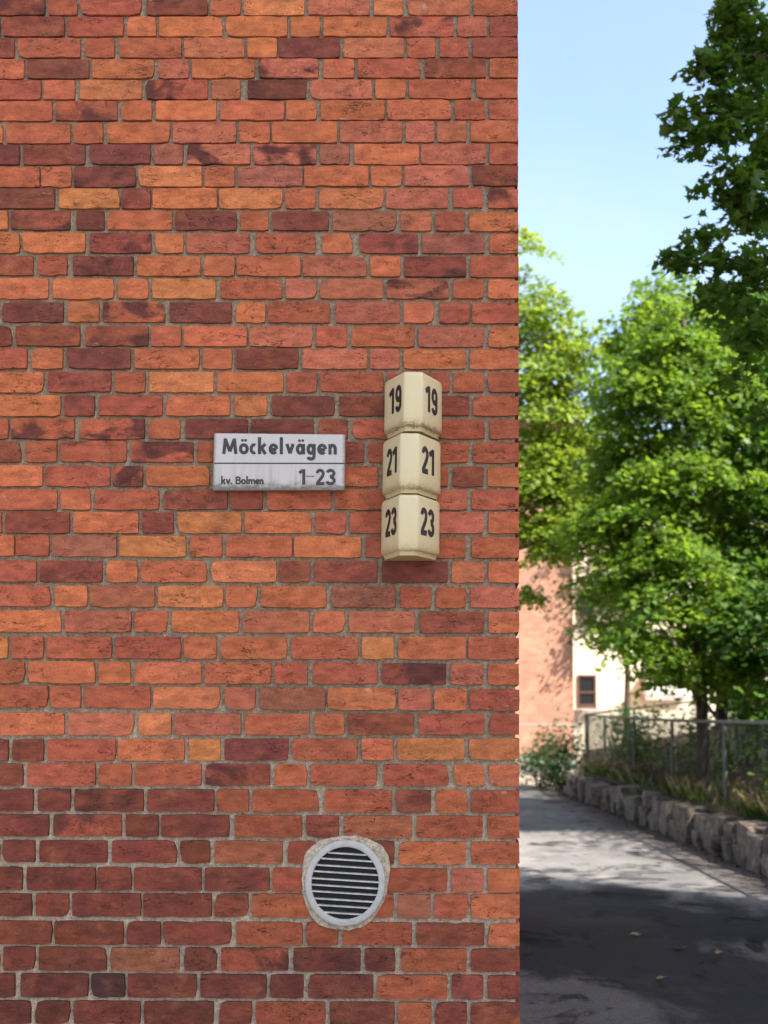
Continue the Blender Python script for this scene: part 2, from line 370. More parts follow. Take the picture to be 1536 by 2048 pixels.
for k, (a, b, inpic) in enumerate(allrows):      # the side wall, seen only from further right
    y = WY + (.259 if k % 2 else .132)
    if inpic:
        cb = [B for B in BRICKS if B['corner'] and abs((B['q'][1].z + B['q'][2].z) / 2 - (a + b) / 2) < PITCHZ * .45]
        if cb: y = WY + (.259 if (cb[0]['q'][1] - cb[0]['q'][0]).length < .15 else .132)
    while y < BACK_Y - .12:
        L = rr.choice((.247, .247, .118)); L = min(L, BACK_Y - y)
        e = CORNER_X - rr.uniform(0, .003)
        vs = [Vector((e, y, a)), Vector((e, y + L, a)), Vector((e, y + L, b)), Vector((e, y, b))]
        vs += [v + Vector((-.018, 0, 0)) for v in vs]
        stuff_add(vs, [(3, 2, 1, 0), (0, 1, 5, 4), (1, 2, 6, 5), (2, 3, 7, 6), (3, 0, 4, 7)], tint_of(rr.choice('orrpmyod'), rr) + (.3,)); y += L + .014
so = mobj('brick', stuffV, stuffF, M_BRICK, building); set_tint(so.data, stuffT); so['kind'] = 'stuff'
# mortar body, upper storeys, eaves and roof
body = MB(); JR = 0.0155
body.box(-8, CORNER_X - JR, WY + JR, BACK_Y, -.1, 7.45); body.build('wall', M_MORTAR, building)
def block_brick(name, ca=(.40, .115, .060), cb=(.25, .065, .042)):
    m, t, b = new_mat(name); q = N(t); p = q.pos()
    sx = q.n('SeparateXYZ'); q.set(sx, 0, p); cx = q.n('CombineXYZ'); q.set(cx, 0, q.math('ADD', sx.outputs[0], sx.outputs[1])); q.set(cx, 1, sx.outputs[2])
    bt = q.n('TexBrick', {'Vector': cx.outputs[0], 'Color1': col(*ca), 'Color2': col(*cb), 'Mortar': col(.30, .24, .19), 'Scale': 1.0, 'Mortar Size': .010,
                          'Mortar Smooth': .2, 'Bias': 0.0, 'Brick Width': .262, 'Row Height': .091}, offset=.5)
    c = q.mix(1.0, bt.outputs[0], q.mapr(q.noise(p, 1.6, 5, .6), .3, .7, .82, 1.16), 'MULTIPLY')
    c = q.mix(1.0, c, q.mapr(q.noise(q.scale(p, (3, 3, 9)), 1.0, 3), .3, .7, .85, 1.15), 'MULTIPLY')
    q.set(b, 'Base Color', c); b.inputs['Roughness'].default_value = .85
    q.set(b, 'Normal', q.bump(q.math('MULTIPLY', bt.outputs[1], -1.0), .6, .006)); return m
M_FARBRICK = block_brick('distant_brickwork')
body = MB(); body.box(-8, CORNER_X - .002, WY + .002, BACK_Y, 7.45, 13.6); body.build('upper_wall', M_FARBRICK, building)
body = MB(); body.add([(-8.3, WY - .45, 13.6), (CORNER_X + .45, WY - .45, 13.6), (CORNER_X + .45, BACK_Y + .45, 13.6), (-8.3, BACK_Y + .45, 13.6),
                       (-8.3, (WY + BACK_Y) / 2, 15.2), (CORNER_X + .45, (WY + BACK_Y) / 2, 15.2)],
                      [(3, 2, 1, 0), (0, 1, 5, 4), (2, 3, 4, 5), (1, 2, 5), (3, 0, 4)]); body.build('roof', M_ROOF, building)

# ------------------------------------------------------------------ lettering: strokes with mitred joints
def arc(cx, cy, rx, ry, a0, a1, n=14):
    return [(cx + rx * math.cos(math.radians(a0 + (a1 - a0) * i / n)), cy + ry * math.sin(math.radians(a0 + (a1 - a0) * i / n))) for i in range(n + 1)]
GL = {   # x 0..1 is the glyph's own width, y in cap heights; (points, closed)
 '1': [([(.66, 0), (.66, 1)], 0), ([(.02, .76), (.66, .93)], 0)],
 '2': [(arc(.5, .72, .36, .21, 175, -20, 12) + [(.74, .52), (.3, .2), (.14, .075)], 0), ([(.0, .075), (.98, .075)], 0)],
 '3': [(arc(.5, .735, .35, .195, 165, -75, 12) + [(.42, .535)], 0), (arc(.5, .275, .38, .205, 88, -168, 14), 0)],
 '9': [(arc(.5, .69, .36, .235, 0, 360, 22)[:-1], 1), ([(.86, .69), (.86, .3)] + arc(.5, .27, .36, .2, -10, -168, 10), 0)],
 'M': [([(.09, 0), (.2, 1)], 0), ([(.2, .94), (.5, .16)], 0), ([(.5, .16), (.8, .94)], 0), ([(.8, 1), (.91, 0)], 0)],
 'o': [(arc(.5, .335, .38, .255, 0, 360, 22)[:-1], 1)], 'c': [(arc(.62, .335, .46, .255, 62, 298, 16), 0)],
 'k': [([(.18, 0), (.18, 1.09)], 0), ([(.85, .66), (.3, .33)], 0), ([(.42, .4), (.86, 0)], 0)],
 'e': [(arc(.5, .335, .38, .255, -8, 0, 2)[:0] + [(.12, .31), (.86, .31)] , 0), (arc(.5, .335, .38, .255, 0, 318, 20), 0)],
 'l': [([(.5, 0), (.5, 1.09)], 0)], 'v': [([(.14, .67), (.5, .06)], 0), ([(.5, .06), (.86, .67)], 0)],
 'a': [(arc(.44, .335, .32, .255, 0, 360, 20)[:-1], 1), ([(.84, 0), (.84, .67)], 0)],
 'g': [(arc(.44, .335, .32, .255, 0, 360, 20)[:-1], 1), ([(.84, .67), (.84, -.12)] + arc(.46, -.12, .38, .17, -8, -165, 9), 0)],
 'n': [([(.18, 0), (.18, .67)], 0), (arc(.5, .36, .32, .23, 175, 0, 10) + [(.82, 0)], 0)],
 'm': [([(.1, 0), (.1, .67)], 0), (arc(.3, .38, .2, .21, 175, 0, 8) + [(.5, 0)], 0), (arc(.7, .38, .2, .21, 175, 0, 8) + [(.9, 0)], 0)],
 'B': [([(.16, 0), (.16, 1)], 0), ([(.16, .92), (.5, .92)] + arc(.52, .735, .28, .185, 85, -85, 8) + [(.16, .55)], 0), ([(.5, .545)] + arc(.54, .31, .32, .235, 80, -85, 8) + [(.16, .075)], 0)],
 '-': [([(0, .5), (1, .5)], 0)],
 '.': [], ':': [],
}
def stroke(mb, pts, w, closed, z):
    P2 = [Vector(p) for p in pts]; n = len(P2); L, R = [], []
    for i, p in enumerate(P2):
        a = P2[i - 1] if (i or closed) else None; c = P2[(i + 1) % n] if (i < n - 1 or closed) else None
        t1 = (p - a).normalized() if a is not None else None; t2 = (c - p).normalized() if c is not None else None
        t = ((t1 or t2) + (t2 or t1)); t = t.normalized() if t.length > 1e-6 else (t1 or t2)
        nn = Vector((-t.y, t.x)); k = 1 / max(.6, abs(nn.dot(Vector((-(t1 or t2).y, (t1 or t2).x)))))
        L.append(p + nn * w / 2 * k); R.append(p - nn * w / 2 * k)
    vs = [(v.x, v.y, z) for v in L + R]
    fs = [(i, i + 1, n + i + 1, n + i) for i in range(n - 1)]
    if closed: fs.append((n - 1, 0, n, 2 * n - 1))
    mb.add(vs, fs)
def disc(mb, x, y, rx, ry, z, n=14): mb.add([(x + rx * math.cos(i / n * 6.2832), y + ry * math.sin(i / n * 6.2832), z) for i in range(n)], [tuple(range(n))])
def glyph(mb, ch, x0, x1, base, cap, w, sgn=1):
    for k, (pts, cl) in enumerate(GL[ch]):
        stroke(mb, [(x0 + p[0] * (x1 - x0), base + sgn * p[1] * cap) for p in pts], w, cl, .00015 * k)

def streaky(name, c, c2, rough=.5):
    m, t, b = new_mat(name); q = N(t); p = q.pos()
    n1 = q.noise(q.scale(p, (240, 1, 26)), 1.0, 4, .65)
    n2 = q.noise(p, 420, 2)
    f = q.math('MAXIMUM', q.mapr(n1, .55, .68, 0, .55), q.mapr(n2, .6, .72, 0, .4))
    q.set(b, 'Base Color', q.mix(f, col(*c), col(*c2))); b.inputs['Roughness'].default_value = rough; return m
M_INK = streaky('worn_black_print', (.018, .016, .016), (.11, .10, .095))
M_DIGIT = simple('black_enamel_print', (.012, .012, .013), .45, var=.15)

# street sign
SD = .030
def Q(x, y, d): return P(x, y, WY - d)
sign_c = Q(558, 924, SD)
sign = empty('street_sign', (sign_c.x, WY - .015, sign_c.z))
tag(sign, 'weathered white enamel street name plate with black lettering Möckelvägen on the brick wall', 'street sign')
def enamel():
    m, t, b = new_mat('white_enamel_plate'); q = N(t); tc = q.n('TexCoord').outputs['Generated']; p = q.pos()
    sx = q.n('SeparateXYZ'); q.set(sx, 0, tc)
    n = q.noise(q.scale(p, (30, 30, 60)), 1.0, 4, .65); st = q.noise(q.scale(p, (55, 1, 2.5)), 1.0, 4, .6)
    low = q.mapr(q.math('SUBTRACT', sx.outputs[2], q.math('MULTIPLY', q.math('SUBTRACT', n, .5), .28)), .02, .19, 1, 0, True)
    c = q.mix(q.math('MULTIPLY', q.mapr(st, .45, .7), q.mapr(sx.outputs[2], .0, .6, .95, .08)), col(.44, .415, .40), col(.24, .20, .175))
    c = q.mix(q.math('MULTIPLY', low, .9), c, col(.085, .068, .05))
    ed = q.math('ABSOLUTE', q.math('SUBTRACT', sx.outputs[0], .5))
    c = q.mix(q.math('MULTIPLY', q.mapr(q.math('ADD', ed, q.math('MULTIPLY', n, .03)), .487, .510), .8), c, col(.16, .13, .10))
    q.set(b, 'Base Color', c); b.inputs['Roughness'].default_value = .38; return m
M_ENAMEL = enamel()
def rounded_plate(corners, thick, rad, name, mat, parent):
    """corners tl,tr,br,bl in world on the front plane; front face with a rolled edge"""
    tl, tr, br, bl = corners; ring = []
    for c, a, bb in ((tl, bl, tr), (tr, tl, br), (br, tr, bl), (bl, br, tl)):
        u = (a - c).normalized(); v = (bb - c).normalized()
        for k in range(5):
            th = k / 4 * math.pi / 2
            ring.append(c + u * rad * (1 - math.sin(th)) + v * rad * (1 - math.cos(th)))
    cen = sum(corners, Vector()) / 4; n = len(ring)
    vs, fs = [], []
    for ins, d in ((.0055, 0.0), (.0018, .0016), (0, .0055), (0, thick)):
        vs += [p + (cen - p).normalized() * ins + Vector((0, d, 0)) for p in ring]
    fs.append(tuple(range(n))[::-1])
    for s in range(3): fs += [(s * n + i, s * n + (i + 1) % n, (s + 1) * n + (i + 1) % n, (s + 1) * n + i) for i in range(n)]
    fs.append(tuple(3 * n + i for i in range(n)))
    return mobj(name, vs, fs, mat, parent)
rounded_plate([Q(427.5, 866, SD), Q(691, 868.5, SD), Q(689.5, 981, SD), Q(425, 981.5, SD)], .013, .006, 'plate', M_ENAMEL, sign)
sp = MB()
for x, y in ((445, 880), (672, 880), (445, 966), (672, 966)):
    a = Q(x, y, SD - .012); sp.box(a.x - .008, a.x + .008, WY - SD + .0125, WY + .004, a.z - .008, a.z + .008)
sp.build('spacer', M_ROOF, sign)
def sign_text(items, base, cap, w, extra=None, name='lettering'):
    mb = MB()
    for ch, x0, x1 in items: glyph(mb, ch, 400 + x0 / 4.8, 400 + x1 / 4.8, 840 + base / 4.8, cap / 4.8, w / 4.8, -1)
    if extra: extra(mb)
    vs = []
    for x, y, z in mb.v:
        y += (x - 558) * .0055; vs.append(Q(x, y, SD + .0006 + z))
    mobj(name, vs, [f[::-1] for f in mb.f], M_INK, sign)
def dots(mb):
    for x in (408, 438, 955, 987): disc(mb, 400 + x / 4.8, 840 + 197 / 4.8, 2.9, 2.9, 0)
sign_text([('M', 216, 357), ('o', 379, 463), ('c', 482, 540), ('k', 556, 640), ('e', 664, 746), ('l', 762, 800), ('v', 822, 906), ('a', 926, 1006), ('g', 1028, 1108), ('e', 1130, 1214), ('n', 1234, 1312)], 329, 150, 32, dots)
def dot1(mb): disc(mb, 400 + 303 / 4.8, 840 + 611 / 4.8, 1.9, 1.9, 0)
sign_text([('k', 203, 247), ('v', 248, 292), ('B', 340, 394), ('o', 397, 438), ('l', 441, 462), ('m', 464, 529), ('e', 533, 572), ('n', 572, 610)], 618, 72, 16.5, dot1)
def dash(mb):
    for a, c in ((1018, 1062), (1066, 1098)): stroke(mb, [(400 + a / 4.8, 840 + 538 / 4.8), (400 + c / 4.8, 840 + 539 / 4.8)], 1.8, 0, 0)
sign_text([('1', 950, 1020), ('2', 1113, 1194), ('3', 1206, 1300)], 620, 150, 30, dash)
mb = MB(); stroke(mb, [(428, 840 + 415 / 4.8), (690, 840 + 417 / 4.8)], 2.7, 0, 0)
mobj('divider_line', [Q(x, y, SD + .0005) for x, y, z in mb.v], [f[::-1] for f in mb.f], M_INK, sign)

# house number boxes
def cream():
    m, t, b = new_mat('cream_opal_plastic'); q = N(t); p = q.pos(); tc = q.n('TexCoord').outputs['Object']
    sx = q.n('SeparateXYZ'); q.set(sx, 0, tc)
    n = q.noise(p, 45, 5, .7); n2 = q.noise(p, 190, 3, .65); n3 = q.noise(q.scale(p, (40, 40, 5)), 1.0, 3)
    h = q.math('ADD', sx.outputs[2], q.math('MULTIPLY', q.math('SUBTRACT', n, .5), .05))
    fr = q.mapr(q.math('ADD', sx.outputs[1], q.math('MULTIPLY', n2, .02)), -.19, -.10, 1, .45)
    g = q.math('MULTIPLY', q.math('MULTIPLY', q.mapr(h, .004, .022, 1, 0, True), q.mapr(h, -.008, .002, 0, 1, True)), q.mapr(n2, .38, .56))
    c = q.mix(q.mapr(n3, .35, .7, 0, .25), col(.56, .475, .28), col(.50, .405, .215))
    c = q.mix(q.math('MULTIPLY', q.mapr(h, .004, .045, 1, 0, True), .32), c, col(.32, .22, .09))
    dk = q.n('Attribute', attribute_type='OBJECT', attribute_name='grime').outputs['Fac']
    c = q.mix(q.math('MULTIPLY', g, dk), c, col(.045, .03, .014))
    q.set(b, 'Base Color', c); b.inputs['Roughness'].default_value = .30
    b.inputs['Subsurface Weight'].default_value = 0.0
    return m
M_CREAM = cream()
HB_BOX = .209
def box_outline():
    raw = [(-.110, .0), (-.111, .032), (-.103, .060), (-.036, .205), (.033, .205), (.103, .060), (.111, .032), (.110, .0)]
    rad = [0, .012, .022, .008, .008, .022, .012, 0]; out = []
    for i, (x, d) in enumerate(raw):
        if rad[i] == 0: out.append(Vector((x, d))); continue
        p = Vector((x, d)); a = (Vector(raw[i - 1]) - p).normalized() * rad[i]; c = (Vector(raw[i + 1]) - p).normalized() * rad[i]
        for t in (0, .33, .67, 1): out.append((p + a) * (1 - t) ** 2 + p * 2 * t * (1 - t) + (p + c) * t * t)
    return out
def number_box(num, cx, ytop, twist, grime, label, neck=True):
    top = W(cx, ytop - 1); base = Vector((top.x, WY, top.z - HB_BOX))
    root = empty('house_number_box', base); root.rotation_euler.z = twist
    tag(root, label, 'house number', 'cream house number boxes beside the corner')
    ol = box_outline(); n = len(ol); c0 = Vector((0, .07))
    sect = [(-.017, .015), (-.008, .0135), (-.002, .010), (0.0, .0065), (.002, .0035), (.006, .001), (.011, 0), (HB_BOX - .018, 0), (HB_BOX - .009, .0020), (HB_BOX - .003, .006), (HB_BOX, .013)]
    vs, fs = [], []
    for zz, ins in sect:
        for p in ol:
            v = p - c0; q = c0 + v * max(.1, 1 - ins / max(v.length, .05)); vs.append((q.x, -max(q.y, -.0), zz))
    for s in range(len(sect) - 1): fs += [(s * n + i, s * n + (i + 1) % n, (s + 1) * n + (i + 1) % n, (s + 1) * n + i) for i in range(n)]
    fs += [tuple(range(n))[::-1], tuple((len(sect) - 1) * n + i for i in range(n))]
    me = bpy.data.meshes.new('shade'); me.from_pydata(vs, [], fs); me.update(); me.materials.append(M_CREAM)
    me.polygons.foreach_set('use_smooth', [True] * len(me.polygons)); me.set_sharp_from_angle(angle=math.radians(24))
    o = link(bpy.data.objects.new('shade', me), root); o['grime'] = grime
    for side in (-1, 1):
        a, b_ = (Vector((-.103, .060)), Vector((-.036, .205))) if side < 0 else (Vector((.033, .205)), Vector((.103, .060)))
        ln = (b_ - a).length; dr = (b_ - a).normalized(); nrm = Vector((-dr.y, dr.x))
        if nrm.y < 0: nrm = -nrm
        mb = MB(); tot = .106; u0 = ln * (.18 if side < 0 else .16); dw = .049
        for k, ch in enumerate(num):
            glyph(mb, ch, u0 + k * (tot - dw), u0 + k * (tot - dw) + dw, .064, .099, .0205)
        vs = []
        for u, v, z in mb.v:
            q = a + dr * u + nrm * (.0006 + z); vs.append((q.x, -q.y, v))
        me = bpy.data.meshes.new('lettering'); me.from_pydata(vs, [], [f for f in mb.f]); me.update(); me.materials.append(M_DIGIT)
        link(bpy.data.objects.new('lettering', me), root)
number_box('19', 826.8, 769, math.radians(2.5), .85, 'cream plastic house number box reading 19, topmost of the stack')
number_box('21', 824.2, 887.5, 0.0, .5, 'cream plastic house number box reading 21, middle of the stack')
number_box('23', 821.8, 1006, 0.0, .25, 'cream plastic house number box reading 23, lowest of the stack')

# ventilation cover
M_ALU = simple('dull_aluminium', (.37, .36, .355), .5, .15, var=.12, sc=30, bump=.0004, bsc=200)
M_SLAT = simple('slat_aluminium', (.42, .41, .40), .5, .4, var=.25, sc=40)
M_DARK = simple('vent_shade_black', (.012, .011, .010), .9)
vc = W(691, 1765); VR = .1475
vent = empty('vent_cover', (vc.x, WY, vc.z)); vent.rotation_euler.y = math.radians(3.3)
tag(vent, 'round grey metal vent cover with horizontal slats low on the brick wall', 'vent')
def local(name, vs, fs, mat, parent, smooth=False):
    me = bpy.data.meshes.new(name); me.from_pydata([tuple(v) for v in vs], [], fs); me.update(); me.materials.append(mat)
    if smooth: me.polygons.foreach_set('use_smooth', [True] * len(me.polygons))
    return link(bpy.data.objects.new(name, me), parent)
prof = [(VR, .006), (VR, -.016), (VR - .0008, -.0195), (VR - .003, -.0205), (VR - .0215, -.0205), (VR - .0232, -.0200), (VR - .0240, -.018), (VR - .0240, -.004)]
NS = 64; vs, fs = [], []
for r, y in prof: vs += [(r * math.cos(i / NS * 6.28319), y, r * 1.045 * math.sin(i / NS * 6.28319)) for i in range(NS)]
for s in range(len(prof) - 1): fs += [(s * NS + i, (s + 1) * NS + i, (s + 1) * NS + (i + 1) % NS, s * NS + (i + 1) % NS) for i in range(NS)]
local('frame', vs, [f[::-1] for f in fs], M_ALU, vent, True)
local('shade_disc', [(r * math.cos(i / NS * 6.28319), -.0045, r * 1.045 * math.sin(i / NS * 6.28319)) for r in (VR - .01,) for i in range(NS)], [tuple(range(NS))], M_DARK, vent)  # black disc stands in for the shade inside the duct
ri = VR - .0242
for k in range(10):
    zz = .108 - k * .0238 + (-.0012, .0006, 0, .001, -.0008, 0, .0011, -.0004, .0007, 0)[k]
    if abs(zz) > ri: continue
    hx = math.sqrt(max(1e-6, ri * ri - (zz / 1.045) ** 2)) + .001
    vs = [(-hx, -.0185, zz), (hx, -.0185, zz), (hx, -.0185, zz - .0048), (-hx, -.0185, zz - .0048),
          (-hx, -.0055, zz + .0012), (hx, -.0055, zz + .0012), (hx, -.0055, zz - .0036), (-hx, -.0055, zz - .0036)]
    local('slat', vs, [(3, 2, 1, 0), (0, 1, 5, 4), (7, 6, 2, 3), (4, 5, 6, 7)], M_SLAT, vent)
# rough mortar collar that seals the cover to the wall
r9 = random.Random(5); NN = 72; vs, fs = [], []
for j, (rad, y) in enumerate(((VR - .01, -.006), (VR + .006, -.0065), (0, -.0045), (1, .006))):
    for i in range(NN):
        a = i / NN * 6.28319
        if j < 2: r = rad
        else:
            r = VR + .008 + .010 * mnoise.noise((math.cos(a) * 1.7, math.sin(a) * 1.7, 3)) + .004 * mnoise.noise((math.cos(a) * 6, math.sin(a) * 6, 8)) + .02 * max(0, math.cos(a - 2.4)) ** 6 + .026 * max(0, math.cos(a - .75)) ** 8 + .012 * max(0, math.cos(a - 4.0)) ** 6
            r += .004 if j == 3 else 0
        vs.append(Vector((vc.x + r * math.cos(a), WY + y - (.0012 * mnoise.noise((a * 9, j, 1)) if j < 3 else 0), vc.z + r * 1.045 * math.sin(a))))
for s in range(3): fs += [(s * NN + i, s * NN + (i + 1) % NN, (s + 1) * NN + (i + 1) % NN, (s + 1) * NN + i) for i in range(NN)]
mobj('mortar_patch', vs, fs, M_MORTAR, building)

# ------------------------------------------------------------------ ground, path
def asphalt():
    m, t, b = new_mat('worn_asphalt'); q = N(t); p = q.pos()
    g = q.noise(p, 90, 3, .7); big = q.noise(q.scale(p, (.7, .45, 1)), 1.0, 5, .6, .4)
    c = q.mix(q.mapr(big, .38, .66), col(.10, .094, .091), col(.20, .182, .172))
    c = q.mix(1.0, c, q.mapr(g, .3, .7, .6, 1.4), 'MULTIPLY')
    c = q.mix(1.0, c, q.mapr(q.noise(p, 22, 4, .7), .3, .7, .78, 1.22), 'MULTIPLY')
    ag = q.n('TexVoronoi', {'Vector': p, 'Scale': 120.0}).outputs['Color']
    c = q.mix(.12, c, ag)
    # brown smears of leaf mould left by rain
    sm = q.noise(q.scale(p, (1.3, .8, 1)), 1.0, 5, .62, 1.3); sm2 = q.noise(q.scale(p, (5, 3, 1)), 1.0, 4, .6, .5)
    f = q.math('MULTIPLY', q.mapr(sm, .53, .59, 0, 1, True), q.mapr(sm2, .40, .58, .25, 1))
    c = q.mix(q.math('MULTIPLY', f, .88), c, col(.018, .012, .009))
    # dry dusty patches
    du = q.noise(q.scale(p, (.8, .5, 1)), 1.0, 6, .7)
    c = q.mix(q.mapr(du, .50, .62, 0, .85, True), c, col(.27, .245, .235))
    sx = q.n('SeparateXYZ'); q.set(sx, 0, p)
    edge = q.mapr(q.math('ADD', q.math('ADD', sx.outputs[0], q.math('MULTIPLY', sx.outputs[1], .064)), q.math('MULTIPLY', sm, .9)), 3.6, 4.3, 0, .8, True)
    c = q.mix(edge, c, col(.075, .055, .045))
    # shade of the near stretch deepened in colour, with some dampness and dry islands
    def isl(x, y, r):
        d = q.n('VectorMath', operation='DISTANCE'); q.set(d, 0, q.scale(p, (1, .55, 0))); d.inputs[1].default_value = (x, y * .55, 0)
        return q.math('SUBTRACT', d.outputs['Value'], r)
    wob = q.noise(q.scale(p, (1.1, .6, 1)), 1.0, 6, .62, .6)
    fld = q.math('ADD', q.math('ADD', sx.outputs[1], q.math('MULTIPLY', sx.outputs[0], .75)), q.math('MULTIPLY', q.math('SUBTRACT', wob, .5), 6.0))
    shade_damp = q.mapr(fld, 13.1, 15.2, 1, 0, True)
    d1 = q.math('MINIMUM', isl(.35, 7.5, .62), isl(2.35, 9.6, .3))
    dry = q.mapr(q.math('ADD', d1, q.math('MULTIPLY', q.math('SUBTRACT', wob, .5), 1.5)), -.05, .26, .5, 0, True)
    shade_damp = q.math('MULTIPLY', shade_damp, q.math('SUBTRACT', 1.0, dry))
    c = q.mix(shade_damp, c, q.mix(1.0, c, col(.135, .14, .155), 'MULTIPLY'))
    q.set(b, 'Base Color', c)
    q.set(b, 'Roughness', q.mapr(big, .35, .65, .75, .92)); b.inputs['Specular IOR Level'].default_value = .15
    q.set(b, 'Normal', q.bump(q.math('ADD', g, q.noise(p, 9, 3)), .7, .006)); return m
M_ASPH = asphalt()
M_PAVE = simple('pale_concrete_paving', (.24, .22, .19), .9, var=.18, sc=1.5, bump=.003, bsc=40)
M_SOIL = simple('dark_leaf_soil', (.060, .040, .027), .95, var=.5, sc=2.2, bump=.03, bsc=12, spec=.2)
M_GRAVEL = simple('pale_gravel', (.36, .30, .23), .95, var=.3, sc=2, bump=.01, bsc=60)
def WX(y): return 4.06 - .064 * y                 # foot of the stone wall
def FX(y): return 4.25 - .05 * y                  # fence line
def sheet(name, pts, z, mat): return tag(mobj(name, [(x, y, z) for x, y in pts], [tuple(range(len(pts)))], mat), kind='structure')
sheet('ground', [(-600, -600), (600, -600), (600, 600), (-600, 600)], -.012, M_GRAVEL)
sheet('forecourt', [(-40, -30), (26, -30), (26, WY - .3), (-40, WY - .3)], -.006, M_PAVE)
pth = [(CORNER_X - .5, WY - .4), (6.5, WY - .4)] + [(WX(y) + .15, y) for y in (7, 10, 14, 18, 22, 26, 29.2)] + [(1.75, 32), (1.2, 34.5), (-3, 34.5), (-9, 33), (-9, 30.5), (-3, 30.2), (-.9, 27), (-.35, 22), (-.2, 12.5)]
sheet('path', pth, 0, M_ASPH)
sheet('road', [(-40, 34.2), (1.3, 34.2), (3.0, 36.6), (-40, 36.6)], -.004, M_GRAVEL)

# earth bank behind the stone wall
def bank_z(x, y):
    d = x - FX(y)
    h = .46 + .035 * max(0, min(d, 2)) + .17 * max(0, min(d - .8, 9)) * (1 / (1 + math.exp(-(y - 17) / 4)))
    if y > 29: h *= max(0, 1 - (y - 29) / 3.5) if d < 1.2 else 1
    return h + .07 * mnoise.noise((x * .8, y * .8, 0)) * (1 if d > .1 else .25)
vs, fs = [], []; ys = [5.5 + .55 * i for i in range(64)]; nx = 22
for y in ys:
    for i in range(nx): 
        x = WX(y) + .22 + (16 * (i / (nx - 1)) ** 1.7); vs.append((x, y, bank_z(x, y) if i else bank_z(x, y) - .04))
for j in range(len(ys) - 1):
    for i in range(nx - 1): a = j * nx + i; fs.append((a, a + 1, a + nx + 1, a + nx))
tag(mobj('bank', vs, fs, M_SOIL, smooth=True), kind='structure')

# ------------------------------------------------------------------ stone retaining wall
def stone_mat():
    m, t, b = new_mat('rough_granite'); q = N(t); p = q.pos()
    oi = q.n('ObjectInfo').outputs['Random']
    n = q.noise(p, 7, 6, .65, .4); n2 = q.noise(p, 45, 4, .7)
    c = q.mix(q.mapr(n, .35, .65), col(.095, .073, .055), col(.255, .20, .155))
    c = q.mix(1.0, c, q.mapr(oi, 0, 1, .72, 1.25), 'MULTIPLY'); c = q.mix(1.0, c, q.mapr(n2, .3, .7, .65, 1.3), 'MULTIPLY')
    mo = q.noise(p, 3.2, 4, .6); c = q.mix(q.mapr(mo, .56, .7, 0, .65, True), c, col(.06, .062, .03))
    ck = q.noise(q.scale(p, (6, 6, 3)), 1.0, 3, .5, .8)
    c = q.mix(q.mapr(q.math('ABSOLUTE', q.math('SUBTRACT', ck, .5)), .004, .02, .8, 0), c, col(.03, .025, .02))
    q.set(b, 'Base Color', c); b.inputs['Roughness'].default_value = .92
    q.set(b, 'Normal', q.bump(q.math('ADD', n, q.math('MULTIPLY', n2, .5)), .9, .03)); return m
M_STONE = stone_mat()
swall = empty('stone_wall', (WX(18), 18, 0)); tag(swall, 'low wall of rough grey boulders along the right edge of the path', 'stone wall')
rs = random.Random(21)
def stone(cx, cy, cz, lx, ly, lz, seed):
    bm = bmesh.new(); bmesh.ops.create_cube(bm, size=2); bmesh.ops.subdivide_edges(bm, edges=bm.edges[:], cuts=2, use_grid_fill=True)
    for v in bm.verts:
        p = v.co; k = 1.0 / (abs(p.x) ** 12 + abs(p.y) ** 12 + abs(p.z) ** 12) ** (1 / 12)
        u = p * k; n = mnoise.noise_vector((u.x * 1.1 + seed * 7.3, u.y * 1.1, u.z * 1.1 + seed))
        v.co = Vector(((u.x + .18 * n.x) * lx / 2, (u.y + .16 * n.y) * ly / 2, (u.z + .2 * n.z) * lz / 2))
    me = bpy.data.meshes.new('stone'); bm.to_mesh(me); bm.free(); me.materials.append(M_STONE)
    o = link(bpy.data.objects.new('stone', me), swall); o.location = Vector((cx, cy, cz)) - Vector(swall.location); o.rotation_euler = (rs.uniform(-.06, .06), rs.uniform(-.1, .1), rs.uniform(-.12, .12))
cw = [(WX(yy) + dx, yy, zz) for yy in (8.2, 29.2) for dx in (.12, .5) for zz in (-.1, .33)]
mobj('core', cw, [(0, 1, 3, 2), (4, 6, 7, 5), (0, 4, 5, 1), (2, 3, 7, 6), (1, 5, 7, 3), (0, 2, 6, 4)], M_SOIL, swall)
y = 8.2; k = 0
while y < 29.3:
    L = rs.uniform(.34, .7) if rs.random() < .7 else rs.uniform(.7, 1.05); hh = rs.uniform(.34, .46); k += 1
    if y + L > 29.4: hh *= .9
    x = WX(y + L / 2) + .20 + rs.uniform(-.04, .05)
    if rs.random() < .55:
        h1 = hh * rs.uniform(.45, .6)
        stone(x, y + L / 2, h1 / 2 - .04, .5, L * 1.17, h1 + .1, k); k += 1
        stone(x + .03, y + L / 2, h1 + (hh - h1) / 2 - .02, .48, L * 1.18, hh - h1 + .08, k)
    else: stone(x, y + L / 2, hh / 2 - .04, .52, L * 1.16, hh + .08, k)
    y += L

